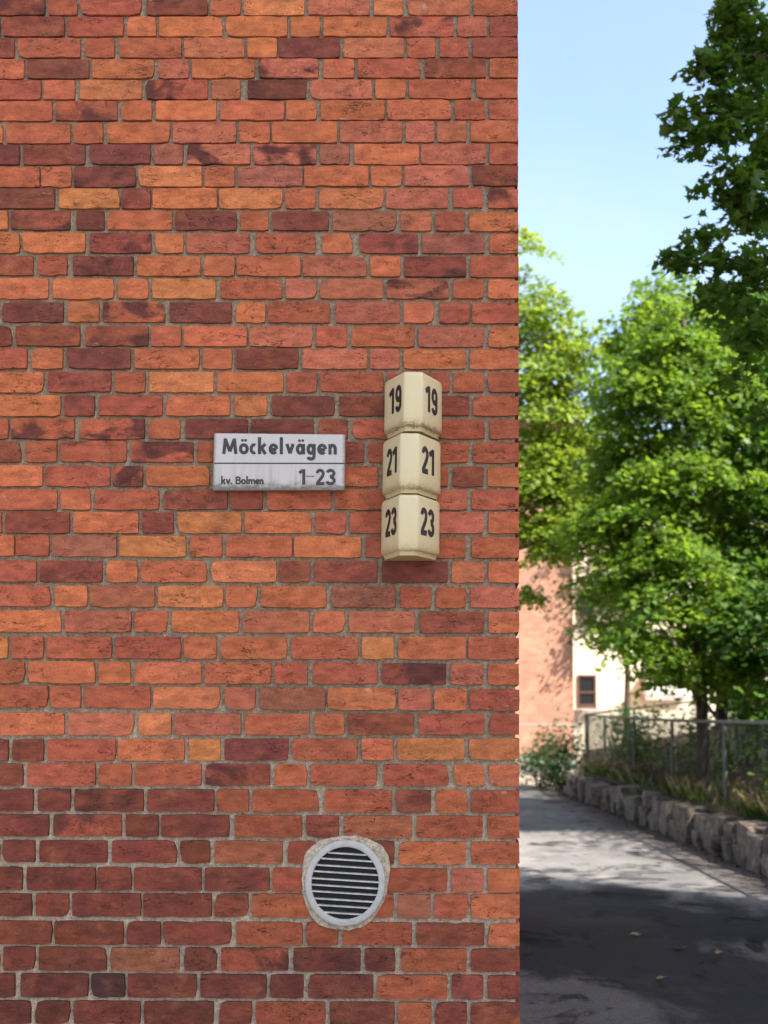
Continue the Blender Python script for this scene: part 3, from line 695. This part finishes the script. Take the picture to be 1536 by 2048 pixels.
# ------------------------------------------------------------------ chain link fence
M_GALV = simple('weathered_galvanised_steel', (.10, .102, .085), .7, .05, var=.25, sc=8)
M_WIRE = simple('green_coated_wire', (.022, .025, .02), .55, .2, var=.2, sc=3)
def fence(name, label, posts, ztop, zbase, parent_loc, step=.06):
    root = empty(name, parent_loc); tag(root, label, 'fence')
    for (x, y), zt_, zb_ in zip(posts, ztop, zbase):
        MB().tube([(x, y, zb_ - .15), (x, y, zt_)], .026, 8).build('post', M_GALV, root)
    MB().tube([(x, y, z_ + .012) for (x, y), z_ in zip(posts, ztop)], .024, 8).build('rail', M_GALV, root)
    mb = MB()
    for i in range(len(posts) - 1):
        a = Vector((*posts[i], 0)); c = Vector((*posts[i + 1], 0)); ln = (c - a).length; u = (c - a) / ln
        za, zc, ba, bc = ztop[i], ztop[i + 1], zbase[i], zbase[i + 1]; hgt = za - ba - .08
        n = int(ln / step) + int(hgt / step) + 1
        for sgn in (1, -1):
            for k in range(n):
                s0 = k * step - (hgt if sgn > 0 else 0) ; s1 = s0 + hgt
                p0, p1 = (s0, 0.), (s1, 1.)
                lo, hi = max(0, s0), min(ln, s1)
                if hi - lo < .02: continue
                t0, t1 = (lo - s0) / hgt, (hi - s0) / hgt
                if sgn < 0: t0, t1 = 1 - t0, 1 - t1
                f = lambda s, t: a + u * s + Vector((0, 0, (ba + .05) + (bc - ba) * s / ln + t * (za - ba - .07 + ((zc - za) - (bc - ba)) * s / ln)))
                q0, q1 = f(lo, t0), f(hi, t1); w_ = .0015
                nrm = Vector((-u.y, u.x, 0)) * w_; up = Vector((0, 0, w_)); b_ = len(mb.v)
                off = nrm * (1.0 if sgn > 0 else -1.0)
                mb.v += [tuple(q0 + off + nrm), tuple(q0 + off - nrm + up), tuple(q0 + off - nrm - up), tuple(q1 + off + nrm), tuple(q1 + off - nrm + up), tuple(q1 + off - nrm - up)]
                mb.f += [(b_, b_ + 1, b_ + 4, b_ + 3), (b_ + 1, b_ + 2, b_ + 5, b_ + 4), (b_ + 2, b_, b_ + 3, b_ + 5)]
    o = mb.build('chain_link_mesh', M_WIRE, root); o['kind'] = 'stuff'
    return root
py = [30.3, 27.6, 24.3, 21.0, 17.7, 14.4, 11.1, 7.8]
fence('chain_link_fence', 'long chain link fence with grey top rail standing behind the boulder wall', [(FX(v), v) for v in py], [1.60, 1.57, 1.545, 1.52, 1.515, 1.515, 1.515, 1.51], [bank_z(FX(v), v) for v in py], (FX(19), 19, .5))
fence('hillside_fence', 'short chain link fence climbing away from the far corner post', [(FX(30.3) + .06, 30.42), (4.0, 31.9), (5.8, 34.0)], [1.62, 1.76, 1.95], [.45, .62, .8], (4, 32, .5), .08)

# ------------------------------------------------------------------ far buildings
M_CREAMW = simple('cream_render', (.62, .55, .43), .85, var=.06, sc=1.2)
M_WHITEP = simple('white_balcony_panel', (.74, .73, .70), .6, var=.05)
M_FRAME = simple('dark_brown_frame', (.075, .042, .034), .5)
M_PLINTH = simple('grey_plinth', (.34, .32, .30), .9)
def glass():
    m, t, b = new_mat('window_glass'); b.inputs['Base Color'].default_value = col(.02, .022, .025); b.inputs['Roughness'].default_value = .08; return m
M_GLASS = glass()
M_PEACH = block_brick('peach_brickwork', (.52, .25, .155), (.44, .185, .115))
fb = empty('brick_building', (-4, 41, 0)); tag(fb, 'sunlit red brick building across the road at the end of the path', 'building')
xr = P(1147, 1400, 38).x
MB().box(-12, xr, 38, 48, .5, 9.8).build('wall', M_PEACH, fb)
MB().box(-12, xr + .04, 37.95, 48.05, -.1, .5).build('plinth', M_PLINTH, fb)
MB().box(-12.4, xr + .35, 37.6, 48.4, 9.8, 10.1).build('roof', M_ROOF, fb)
def window(par, x0, x1, yf, z0, z1, mull=True):
    fr = MB(); t = .07
    fr.box(x0, x1, yf - .05, yf + .1, z1 - t, z1).box(x0, x1, yf - .05, yf + .1, z0, z0 + t * 2.2).box(x0, x0 + t, yf - .05, yf + .1, z0 + t * 2.2, z1 - t).box(x1 - t, x1, yf - .05, yf + .1, z0 + t * 2.2, z1 - t)
    zm = z0 + (z1 - z0) * .48
    if mull: fr.box(x0 + t, x1 - t, yf - .045, yf + .09, zm - .04, zm + .04)
    f = fr.build('window', M_FRAME, par)
    o = MB().box(x0 + t, x1 - t, yf - .01, yf + .05, z0 + t * 2.2, zm - .04 if mull else z1 - t).build('pane', M_GLASS, f)
    MB().box(x0 - .08, x1 + .08, yf - .12, yf - .052, z0 - .05, z0 + .005).build('sill', M_PLINTH, f)
    if mull: MB().box(x0 + t, x1 - t, yf - .01, yf + .05, zm + .04, z1 - t).build('pane', M_GLASS, f)
    return f
for wx_ in (-9.5, -6.5, -3.5, -.6):
    for wz in (2.0, 5.2, 7.9): window(fb, wx_, wx_ + 1.3, 37.99, wz, wz + 1.4)
cb = empty('apartment_building', (8, 50, 0)); tag(cb, 'pale cream rendered house showing through the trees', 'building')
MB().box(3.4, 15, 46, 56, .9, 8.6).build('wall', M_CREAMW, cb)
MB().box(3.3, 15.1, 45.9, 56.1, 0, .9).build('plinth', M_PLINTH, cb)
MB().box(3.0, 15.4, 45.6, 56.4, 8.6, 8.9).build('roof', M_ROOF, cb)
MB().tube([(3.62, 45.9, .1), (3.62, 45.9, 8.5)], .05, 8).build('downpipe', M_PLINTH, cb)
a, c = P(1155, 1417, 46), P(1192, 1350, 46)
window(cb, a.x, c.x, 45.99, a.z, c.z)
window(cb, a.x, c.x, 45.99, a.z + 2.9, c.z + 2.9)
for wx_ in (5.1, 9.3, 11.8): window(cb, wx_, wx_ + 1.2, 45.99, 5.1, 6.4)
a, c = P(1293, 1388, 45), P(1370, 1345, 45)
bal = MB(); bal.box(a.x, c.x, 44.95, 45.02, a.z, c.z).box(a.x, a.x + .05, 45.02, 45.99, a.z, c.z).box(c.x - .05, c.x, 45.02, 45.99, a.z, c.z); bal.build('balcony_panel', M_WHITEP, cb)
MB().box(a.x - .05, c.x + .05, 44.9, 45.995, a.z - .2, a.z - .01).build('balcony_floor', M_PLINTH, cb)
window(cb, a.x + .15, c.x - .2, 45.985, a.z + .02, a.z + 2.0)
tw = MB().box(3.1, 10.5, 40.0, 40.25, 0, P(1200, 1420, 40).z).build('terrace_wall', M_CREAMW); tag(tw, 'low pale rendered wall below the cream house', 'wall')
hr = empty('handrail', (2, 36.9, 0)); tag(hr, 'pale thin pipe handrail in front of the far brick building', 'handrail')
MB().tube([(-6, 36.9, 1.33), (3.1, 36.9, 1.36)], .02, 8).build('rail', M_PLINTH, hr)
for x in (-6, -3, 0, 3.1): MB().tube([(x, 36.9, 0), (x, 36.9, 1.33)], .018, 6).build('post', M_PLINTH, hr)

# unseen block added behind the camera, sized to shade the wall and path
added_tower = empty('shade_tower', (16.9, -5.2, 0)); tag(added_tower, 'tall unseen brick block added to shade the wall and path', 'building')
def tbox(name, mat, par, x0, x1, y0, y1, z0, z1):
    mb = MB().box(x0, x1, y0, y1, z0, z1); me = bpy.data.meshes.new(name); me.from_pydata(mb.v, [], mb.f); me.update(); me.materials.append(mat)
    return link(bpy.data.objects.new(name, me), par)
added_tower.rotation_euler.z = math.radians(50)                 # local x runs across the sun's direction
tbox('wall', M_FARBRICK, added_tower, -4.4, 4.4, -3.5, 3.5, 0, 31.0); tbox('roof', M_ROOF, added_tower, -4.5, 4.5, -3.6, 3.6, 31.0, 31.3)
for wx_ in (-3.4, -.7, 2.0):
    for f_ in range(7):
        z0 = 1.4 + f_ * 3.1
        fr = tbox('window', M_FRAME, added_tower, wx_, wx_ + 1.4, 3.5, 3.55, z0, z0 + 1.5); tbox('pane', M_GLASS, fr, wx_ + .08, wx_ + 1.32, 3.55, 3.56, z0 + .1, z0 + 1.42)

# ------------------------------------------------------------------ vegetation
def leaf_mat(name, c1, c2, trans, tcol):
    m, t, b = new_mat(name); q = N(t); p = q.pos()
    n = q.noise(p, 1.1, 3); n2 = q.noise(p, 14, 2)
    c = q.mix(q.math('ADD', q.math('MULTIPLY', q.mapr(n, .35, .65), .6), q.math('MULTIPLY', q.mapr(n2, .3, .7), .4)), col(*c1), col(*c2))
    q.set(b, 'Base Color', c); b.inputs['Roughness'].default_value = .48; b.inputs['Specular IOR Level'].default_value = .35
    tr = q.n('BsdfTranslucent'); tr.inputs['Color'].default_value = col(*tcol)
    mx = q.n('MixShader'); mx.inputs[0].default_value = trans
    t.links.new(b.outputs[0], mx.inputs[1]); t.links.new(tr.outputs[0], mx.inputs[2])
    t.links.new(mx.outputs[0], t.nodes['Material Output'].inputs['Surface']); return m
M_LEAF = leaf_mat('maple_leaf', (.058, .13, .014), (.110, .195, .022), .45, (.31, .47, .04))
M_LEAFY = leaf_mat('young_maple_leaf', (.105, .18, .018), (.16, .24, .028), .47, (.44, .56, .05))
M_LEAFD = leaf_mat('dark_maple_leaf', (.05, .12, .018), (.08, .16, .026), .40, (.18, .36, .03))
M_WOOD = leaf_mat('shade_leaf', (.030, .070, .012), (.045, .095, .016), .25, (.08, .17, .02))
M_LEAFG = leaf_mat('grey_green_leaf', (.05, .085, .03), (.075, .12, .045), .3, (.12, .2, .05))
M_BARK = simple('grey_brown_bark', (.075, .058, .046), .95, var=.4, sc=9, bump=.02, bsc=30, spec=.2)
half = [(0, 0), (.20, -.07), (.44, .0), (.31, .19), (.66, .42), (.33, .45), (.25, .62), (.12, .66)]
LEAF_A = np.array(half + [(0, 1.0)] + [(-x, y) for x, y in half[:0:-1]])
LEAF_B = np.array([(0, 0), (.42, .02), (.30, .2), (.62, .45), (.22, .58), (0, 1.0), (-.22, .58), (-.62, .45), (-.30, .2), (-.42, .02)])
LEAF_C = np.array([(0, 0), (.22, .25), (.2, .65), (0, 1.0), (-.2, .65), (-.22, .25)])
def leaves(name, C, nrm, size, shape, mat, parent):
    """one mesh of many real leaves: C centres, nrm leaf normals, size per leaf"""
    n = len(C); k = len(shape)
    nrm = nrm / np.linalg.norm(nrm, axis=1, keepdims=True)
    th = rng.uniform(0, 2 * np.pi, n); h = np.stack([np.cos(th), np.sin(th), np.zeros(n)], 1)
    u = np.cross(h, nrm); u /= np.linalg.norm(u, axis=1, keepdims=True) + 1e-9; v = np.cross(nrm, u)
    xs = shape[:, 0][None, :, None] * size[:, None, None]; ys = (shape[:, 1] - .45)[None, :, None] * size[:, None, None]
    fold = (np.abs(shape[:, 0]) * .35 - (shape[:, 1] - .4) ** 2 * .35)[None, :, None] * size[:, None, None] * rng.uniform(-.3, 1.2, (n, 1, 1))
    V = C[:, None, :] + u[:, None, :] * xs + v[:, None, :] * ys + nrm[:, None, :] * fold
    me = bpy.data.meshes.new(name); me.vertices.add(n * k); me.vertices.foreach_set('co', V.astype(np.float32).ravel())
    me.loops.add(n * k); me.loops.foreach_set('vertex_index', np.arange(n * k, dtype=np.int32))
    me.polygons.add(n); me.polygons.foreach_set('loop_start', np.arange(n, dtype=np.int32) * k); me.polygons.foreach_set('loop_total', np.full(n, k, np.int32))
    me.update(calc_edges=True); me.materials.append(mat)
    o = link(bpy.data.objects.new(name, me), parent)
    if parent is not None: inv(o, parent)
    return o
def tree(name, label, base, trunk_top, r0_, lobes, mat, leaf, shape, sprays, per, group=None, cat='tree', spray_r=.55, limbs=9, rsd=1, lean=None, flat=.24):
    """lobes: (centre Vector, rx, ry, rz, weight)"""
    r = random.Random(rsd); g = np.random.default_rng(rsd)
    root = empty(name, base); tag(root, label, cat, group)
    base = Vector(base); top = Vector(trunk_top)
    pts = []
    for i in range(7):
        t = i / 6; p = base.lerp(top, t)
        if 0 < i < 6: p += Vector((r.uniform(-1, 1), r.uniform(-1, 1), 0)) * .05 * (top - base).length / 3
        pts.append(p)
    MB().tube([pts[0] - Vector((0, 0, .25))] + pts, [r0_ * 1.45] + [r0_ * (1.15 - .85 * i / 6) for i in range(7)], 9).build('trunk', M_BARK, root, True)
    W_ = np.array([l[4] * l[1] * l[3] for l in lobes]); W_ = W_ / W_.sum()
    Cs, Ns, cents = [], [], []
    for _ in range(sprays):
        l = lobes[g.choice(len(lobes), p=W_)]
        d = g.normal(size=3); d /= np.linalg.norm(d); rad = g.uniform(.1, 1.25) ** .55
        c = np.array(l[0]) + d * rad * np.array([l[1], l[2], l[3]])
        sr = spray_r * g.uniform(.55, 1.25); m = int(per * g.uniform(.6, 1.3) * (sr / spray_r) ** 1.5)
        out = d * np.array([1, 1, .25]); tilt = np.array([0, 0, 1.0]) + out * .45 + g.normal(size=3) * .18; tilt /= np.linalg.norm(tilt)
        q = g.normal(size=(m, 3)); q *= (sr * g.uniform(0, 1, m) ** .5 / np.linalg.norm(q, axis=1))[:, None]
        q -= np.outer(q @ tilt, tilt) * (1 - flat)                        # flattened layers
        q[:, 2] -= (np.linalg.norm(q[:, :2], axis=1) ** 2) * .28 / max(sr, .1)    # tips droop
        Cs.append(c + q); Ns.append(tilt + g.normal(size=(m, 3)) * .48); cents.append(c)
    C = np.concatenate(Cs); Nn = np.concatenate(Ns)
    lf = leaves('crown', C, Nn, leaf * g.uniform(.45, 1.3, len(C)), shape, mat, root)
    mb = MB()
    for k in range(min(len(cents), limbs * 4)):
        c = Vector(cents[k * len(cents) // (limbs * 4)] if len(cents) > limbs * 4 else cents[k])
        hz = max(base.z + .8, min(top.z, c.z - (c - top).length * .35)); t = (hz - base.z) / max(.1, top.z - base.z)
        s = pts[0].lerp(top, min(1, t)); mid = s.lerp(c, .55) + Vector((r.uniform(-.15, .15), r.uniform(-.15, .15), .12 * (c - s).length))
        mb.tube([s, s.lerp(mid, .5) + Vector((0, 0, .05)), mid, c], [r0_ * .34, r0_ * .25, r0_ * .16, r0_ * .05], 5, False)
    mb.build('limb', M_BARK, root, True)['kind'] = 'stuff'
    return root
def L(x, y, Y, r_, rz=None, ry=None, wt=1.0): return (P(x, y, Y), r_, ry or r_, rz or r_ * .85, wt)

tree('maple_tree', 'bright yellow green maple behind the corner of the brick wall', (-.9, 24.5, 0), (-.5, 24.3, 8), .17,
     [L(1035, 520, 24, .55, .6), L(1050, 625, 24, .9), L(1090, 690, 24, .85), L(1060, 800, 24, .95), L(1125, 815, 24, .55), L(1090, 920, 24, .8), L(1050, 1010, 24, .7), L(1120, 1020, 24, .5), L(1075, 950, 23.5, .6), L(1115, 940, 23.5, .5), L(1070, 1050, 23.5, .45, .35), L(1130, 1075, 23.5, .35, .25), L(1150, 880, 24, .4),
      L(1085, 1085, 24, .4, .3), L(1058, 1125, 23.6, .22, .18), L(1105, 1118, 23.6, .26, .2), L(1060, 1205, 23.6, .13, .2, None, 2.0), L(1128, 1205, 23.6, .1, .1, None, 1.5),
      (Vector((-1.5, 24.5, 8)), 2.2, 2, 2.4, .7), (Vector((-1.6, 24.8, 5.5)), 2.0, 1.8, 1.6, .7)], M_LEAFY, .095, LEAF_B, 470, 100, 'maples along the path', rsd=4)
tree('maple_tree', 'slim maple standing at the fence with low sunlit boughs over the path', (3.42, 19.6, .55), (3.3, 19.9, 7.6), .085,
     [L(1345, 690, 20, .75), L(1300, 770, 20, .7), L(1400, 760, 20, .9), L(1260, 850, 20, .55), L(1350, 880, 20, .95), L(1240, 960, 20.5, .6), L(1300, 1010, 19.5, .7), L(1410, 980, 19.5, .85), L(1215, 1075, 20, .5),
      L(1260, 1110, 19.5, .5, .4), L(1330, 1120, 19, .6, .4), L(1400, 1130, 19, .6, .4), L(1235, 1180, 19.5, .4, .28), L(1310, 1215, 19, .5, .3), L(1275, 1290, 18.8, .33, .2), L(1370, 1300, 19.2, .42, .28), L(1420, 1210, 19, .5, .4), L(1310, 1330, 19, .3, .18), L(1345, 1350, 19, .25, .15), L(1420, 1340, 19.4, .28, .2), L(1250, 1270, 19, .25, .15)],
     M_LEAF, .095, LEAF_B, 330, 100, 'maples along the path', rsd=5)
tree('maple_tree', 'tall maple with twin dark trunk rising second from the path', (4.3, 23, .7), (4.2, 23, 9), .10,
     [L(1260, 690, 24, .6), L(1330, 620, 24, .8), L(1400, 660, 24, 1.0), L(1470, 720, 24, 1.1), L(1230, 780, 25, .5), L(1200, 880, 26, .55), L(1190, 990, 26, .6), L(1480, 880, 23, 1.2), L(1180, 1080, 26, .5), L(1175, 1170, 26, .45), L(1215, 1260, 26, .45, .3), L(1160, 930, 26, .45), L(1440, 1050, 23, 1.1), L(1330, 960, 24, 1.0), L(1510, 1180, 22.5, .9), L(1440, 1260, 22, .6)],
     M_LEAF, .095, LEAF_B, 430, 100, 'maples along the path', rsd=6)
tree('maple_tree', 'shady maple farthest right behind the chain link fence', (5.4, 21, .9), (5.6, 21, 8), .10,
     [L(1500, 640, 21, .8), L(1540, 780, 21, 1.1), L(1520, 960, 20, 1.1), L(1500, 1100, 20, .8), L(1500, 1385, 21, .4, .3), L(1455, 1350, 22, .35, .3), L(1530, 1230, 19, .8), L(1490, 1320, 20, .55), (Vector((6.3, 21, 6)), 1.8, 1.8, 1.9, 1)],
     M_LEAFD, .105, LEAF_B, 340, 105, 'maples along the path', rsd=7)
tree('maple_tree', 'broad maple rising at the back of the wooded bank', (10.0, 30, 1.6), (9.8, 30, 8), .16,
     [(Vector((10, 30, 7)), 3.0, 3, 2.3, 1), (Vector((8.3, 29, 4.6)), 2.0, 2.0, 1.8, 1), (Vector((12, 30, 5)), 3, 3, 2.5, 1)], M_LEAFD, .17, LEAF_C * 1.0, 330, 70, 'maples along the path', spray_r=.8, rsd=8)
tree('maple_tree', 'dark leafy maple bough reaching in from the upper right', (5.2, 9.3, .55), (5.0, 9.3, 6.5), .16,
     [L(1500, 30, 9, .22, .16, None, 1.2), L(1455, 70, 9, .10, .12, None, 1.3), L(1425, 140, 9, .12, .12, None, 1.6), L(1500, 140, 9.2, .18, .16), L(1395, 225, 9, .12, .10, None, 1.8), L(1362, 262, 9, .09, .10, None, 2.2), L(1430, 265, 9, .16, .12, None, 1.2), L(1505, 255, 9, .18, .18), L(1440, 330, 9, .12, .08, None, 1.2), L(1500, 370, 9, .16, .16), L(1430, 375, 9, .06, .06, None, 1.5), L(1480, 455, 9, .16, .12, None, 1.2), L(1405, 470, 9, .10, .06, None, 1.6), L(1420, 515, 9, .14, .07, None, 1.6), L(1355, 520, 9, .10, .045, None, 2.0), L(1480, 545, 9, .2, .12, None, 1.2), L(1415, 585, 9, .10, .08, None, 1.4), L(1505, 640, 9, .16, .14), L(1525, 90, 9.1, .18), L(1530, 210, 9.1, .18), L(1530, 330, 9.1, .16), L(1525, 440, 9.2, .16), L(1530, 540, 9.2, .18), L(1470, 610, 9.2, .12), L(1535, 690, 9.2, .15), L(1450, 20, 9, .08, .1), L(1450, 215, 9.1, .14), L(1475, 400, 9.1, .12),
      (Vector((2.6, 7.6, 9.4)), 2.6, 2.4, 1.5, .1), L(1500, 740, 9, .16), L(1525, 860, 9, .14), (Vector((3.4, 9.3, 7.6)), 1.3, 1.5, .7, .2), (Vector((5.4, 9.0, 7.4)), 2.0, 2.0, 1.5, .15), (Vector((4.7, 9.0, 5)), 1.4, 1.2, 1.2, .25)],  # first lobe here: unseen canopy added overhead to shade the near path
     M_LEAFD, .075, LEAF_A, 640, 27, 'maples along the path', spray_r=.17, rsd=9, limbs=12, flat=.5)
tree('willow_tree', 'grey green tree in front of the cream house', (4.6, 38.5, 0), (4.6, 38.5, 5.5), .10,
     [L(1215, 1180, 38, 1.0), L(1180, 1100, 38, .7), L(1250, 1240, 38, .9), L(1300, 1150, 38, 1.3), L(1190, 1260, 38, .5), L(1200, 1000, 38, .8), L(1240, 1050, 38, .9)], M_LEAFG, .13, LEAF_C, 130, 90, spray_r=.6, rsd=10)

def shrub(label, c, rx, ry, h, mat, leaf, n, seed, shape=LEAF_C, group='shrubs on the bank'):
    g = np.random.default_rng(seed); root = empty('shrub', c); tag(root, label, 'shrub', group)
    m = max(6, n // 45); cc = g.normal(size=(m, 3)) * np.array([rx, ry, h * .45]) * .5 + np.array([0, 0, h * .5]); cc[:, 2] = np.clip(cc[:, 2], .08, h)
    q = cc[g.integers(0, m, n)] + g.normal(size=(n, 3)) * .13 * max(.6, h); q[:, 2] = np.maximum(q[:, 2], .02)
    leaves('foliage', q + np.array(c), np.array([0, 0, 1.0]) + g.normal(size=(n, 3)) * .6, leaf * g.uniform(.6, 1.2, n), shape, mat, root)
    mb = MB()
    for k in range(7):
        e = Vector(cc[k % m]) + Vector(c); mb.tube([Vector(c) + Vector((0, 0, -.1)), Vector(c).lerp(e, .6) + Vector((.03, 0, .06)), e], [.016, .011, .004], 5, False)
    mb.build('stem', M_BARK, root)
c = lambda x, y: (x, y, bank_z(x, y) - .03)
shrub('bushy green shrub beside the end of the boulder wall', (2.15, 30.2, 0), .55, .6, 1.45, M_LEAFG, .12, 1500, 31)
shrub('straggly shrub sprawling over the edge of the road', (1.75, 31.6, 0), .45, .6, .9, M_LEAFG, .11, 900, 32)
shrub('dark shrub inside the corner of the chain link fence', c(3.5, 28.5), .7, 1.0, 1.2, M_LEAFD, .11, 1600, 33)
k = 0
names = ['dense dark shrub low on the shaded bank', 'rounded dark shrub half way up the bank', 'loose dark shrub by the rear trunks', 'tall dark shrub filling the right edge behind the fence', 'low dark shrub just behind the nearest fence post', 'sparse dark shrub on the crest of the bank', 'wide dark shrub beneath the shady maple', 'small green shrub near the slim maple']
for (x, y, rx, h, mat) in ((4.9, 26, 1.0, 1.3, M_LEAFD), (6.5, 28, 1.6, 1.8, M_LEAFD), (5.6, 24.5, 1.0, 1.5, M_LEAFD), (5.2, 17.0, 1.2, 2.4, M_LEAFD), (4.5, 15.6, .8, 1.3, M_LEAFD), (8, 26, 2, 2.6, M_LEAFD), (6.3, 19.5, 1.5, 2.4, M_LEAFD), (4.3, 22.6, .5, .7, M_LEAF)):
    shrub(names[k], c(x, y), rx, rx, h, mat, .13, int(1100 * rx * h ** .5), 40 + k); k += 1

# right-hand wood as one leaf mass, added mostly unseen to shade the bank
g = np.random.default_rng(99); cc = []
while len(cc) < 950:
    x, y = g.uniform(5.0, 12.5), g.uniform(10, 29); z = bank_z(x, y) + g.uniform(.1, 7.0 if y > 13.5 else 5.0) * (1 if x > 7.2 else max(.3, .62 + (x - 5.2) * .2))
    cc.append((x, y, z))
cc = np.array(cc); n = 55; q = np.repeat(cc, n, 0); dv = g.normal(size=q.shape); dv *= (np.array([.62, .62, .2]) * g.uniform(0, 1, (len(q), 1)) ** .5); q = q + dv
tag(leaves('shade_woods', q, np.array([0, 0, 1.0]) + g.normal(size=q.shape) * .55, .17 * g.uniform(.6, 1.2, len(q)), LEAF_C, M_WOOD, None), kind='stuff')

# grass and dry stalks along the top of the wall
def blades(name, pts, hmin, hmax, wid, mat, seed):
    g = np.random.default_rng(seed); n = len(pts); pts = np.array(pts)
    h = g.uniform(hmin, hmax, n); th = g.uniform(0, 6.283, n); ln = g.uniform(.1, .6, n)
    d = np.stack([np.cos(th), np.sin(th), np.zeros(n)], 1); s = np.stack([-np.sin(th), np.cos(th), np.zeros(n)], 1) * wid
    mid = pts + np.stack([d[:, 0] * h * ln * .3, d[:, 1] * h * ln * .3, h * .6], 1); tip = pts + np.stack([d[:, 0] * h * ln, d[:, 1] * h * ln, h * (1 - ln * .25)], 1)
    V = np.stack([pts - s, pts + s, mid + s * .7, tip, mid - s * .7], 1)
    me = bpy.data.meshes.new(name); me.from_pydata(V.reshape(-1, 3).tolist(), [], [tuple(range(i * 5, i * 5 + 5)) for i in range(n)]); me.update(); me.materials.append(mat)
    return tag(link(bpy.data.objects.new(name, me)), kind='stuff')
M_GRASS = leaf_mat('fresh_grass', (.07, .12, .02), (.13, .17, .04), .3, (.2, .28, .05))
M_DRY = leaf_mat('dry_grass', (.22, .19, .08), (.30, .24, .11), .3, (.3, .26, .1))
g0 = random.Random(77); pg, pd = [], []
clumps = [(g0.uniform(9, 29), g0.uniform(0, .8)) for _ in range(46)] + [(g0.uniform(12.6, 16.5), g0.uniform(0, .7)) for _ in range(40)]
for cy, off in clumps:
    for _ in range(150):
        yy = cy + g0.gauss(0, .38); xx = WX(yy) + .32 + off * .8 + g0.gauss(0, .22)
        xx = max(xx, WX(yy) + .3)
        (pd if g0.random() < .22 else pg).append((xx, yy, bank_z(xx, yy) - .03))
blades('grass', pg, .05, .26, .003, M_GRASS, 5); blades('dry_grass', pd, .12, .42, .002, M_DRY, 6)
# fallen leaves and crumbs of leaf mould on the asphalt
M_FALL = leaf_mat('fallen_leaf', (.20, .12, .06), (.30, .22, .10), .15, (.4, .3, .1))
M_LITTER = simple('leaf_mould', (.035, .02, .013), .95, var=.5, sc=20, spec=.2)
fl = [(1360, 1900, .10, 'largest pale dry leaf lying in the middle of the shaded path'), (1268, 1872, .08, 'curled pale leaf to the left of the largest leaf on the dark asphalt'),
      (1440, 1909, .06, 'small dry leaf to the right of the largest leaf on the dark asphalt'), (1354, 1815, .07, 'yellow leaf farther up the shaded path than the largest leaf'),
      (1268, 1650, .10, 'yellow green leaf on the sunlit asphalt near the boulder wall'), (1323, 1960, .06, 'brown leaf nearest to the bottom edge of the path')]
for i, (x, y, sz, lb) in enumerate(fl):
    v = ray(x, y); t_ = -EYE / v.z; p = np.array([[v.x * t_, v.y * t_, .016]])
    o = leaves('fallen_leaf', p, np.array([[g0.uniform(-.25, .25), g0.uniform(-.25, .25), 1]]), np.array([sz]), LEAF_A, M_FALL, None)
    tag(o, lb, 'leaf', 'fallen leaves on the path')
lit = []
for _ in range(1500):
    yy = g0.uniform(9, 29); lit.append((WX(yy) - abs(g0.gauss(0, .14)), yy, .008))
lit = np.array([p for p in lit if p[0] > CORNER_X + .02])
o = leaves('leaf_litter', lit, np.array([0, 0, 1.0]) + rng.normal(size=lit.shape) * .3, rng.uniform(.015, .05, len(lit)), LEAF_C, M_LITTER, None); tag(o, kind='stuff')
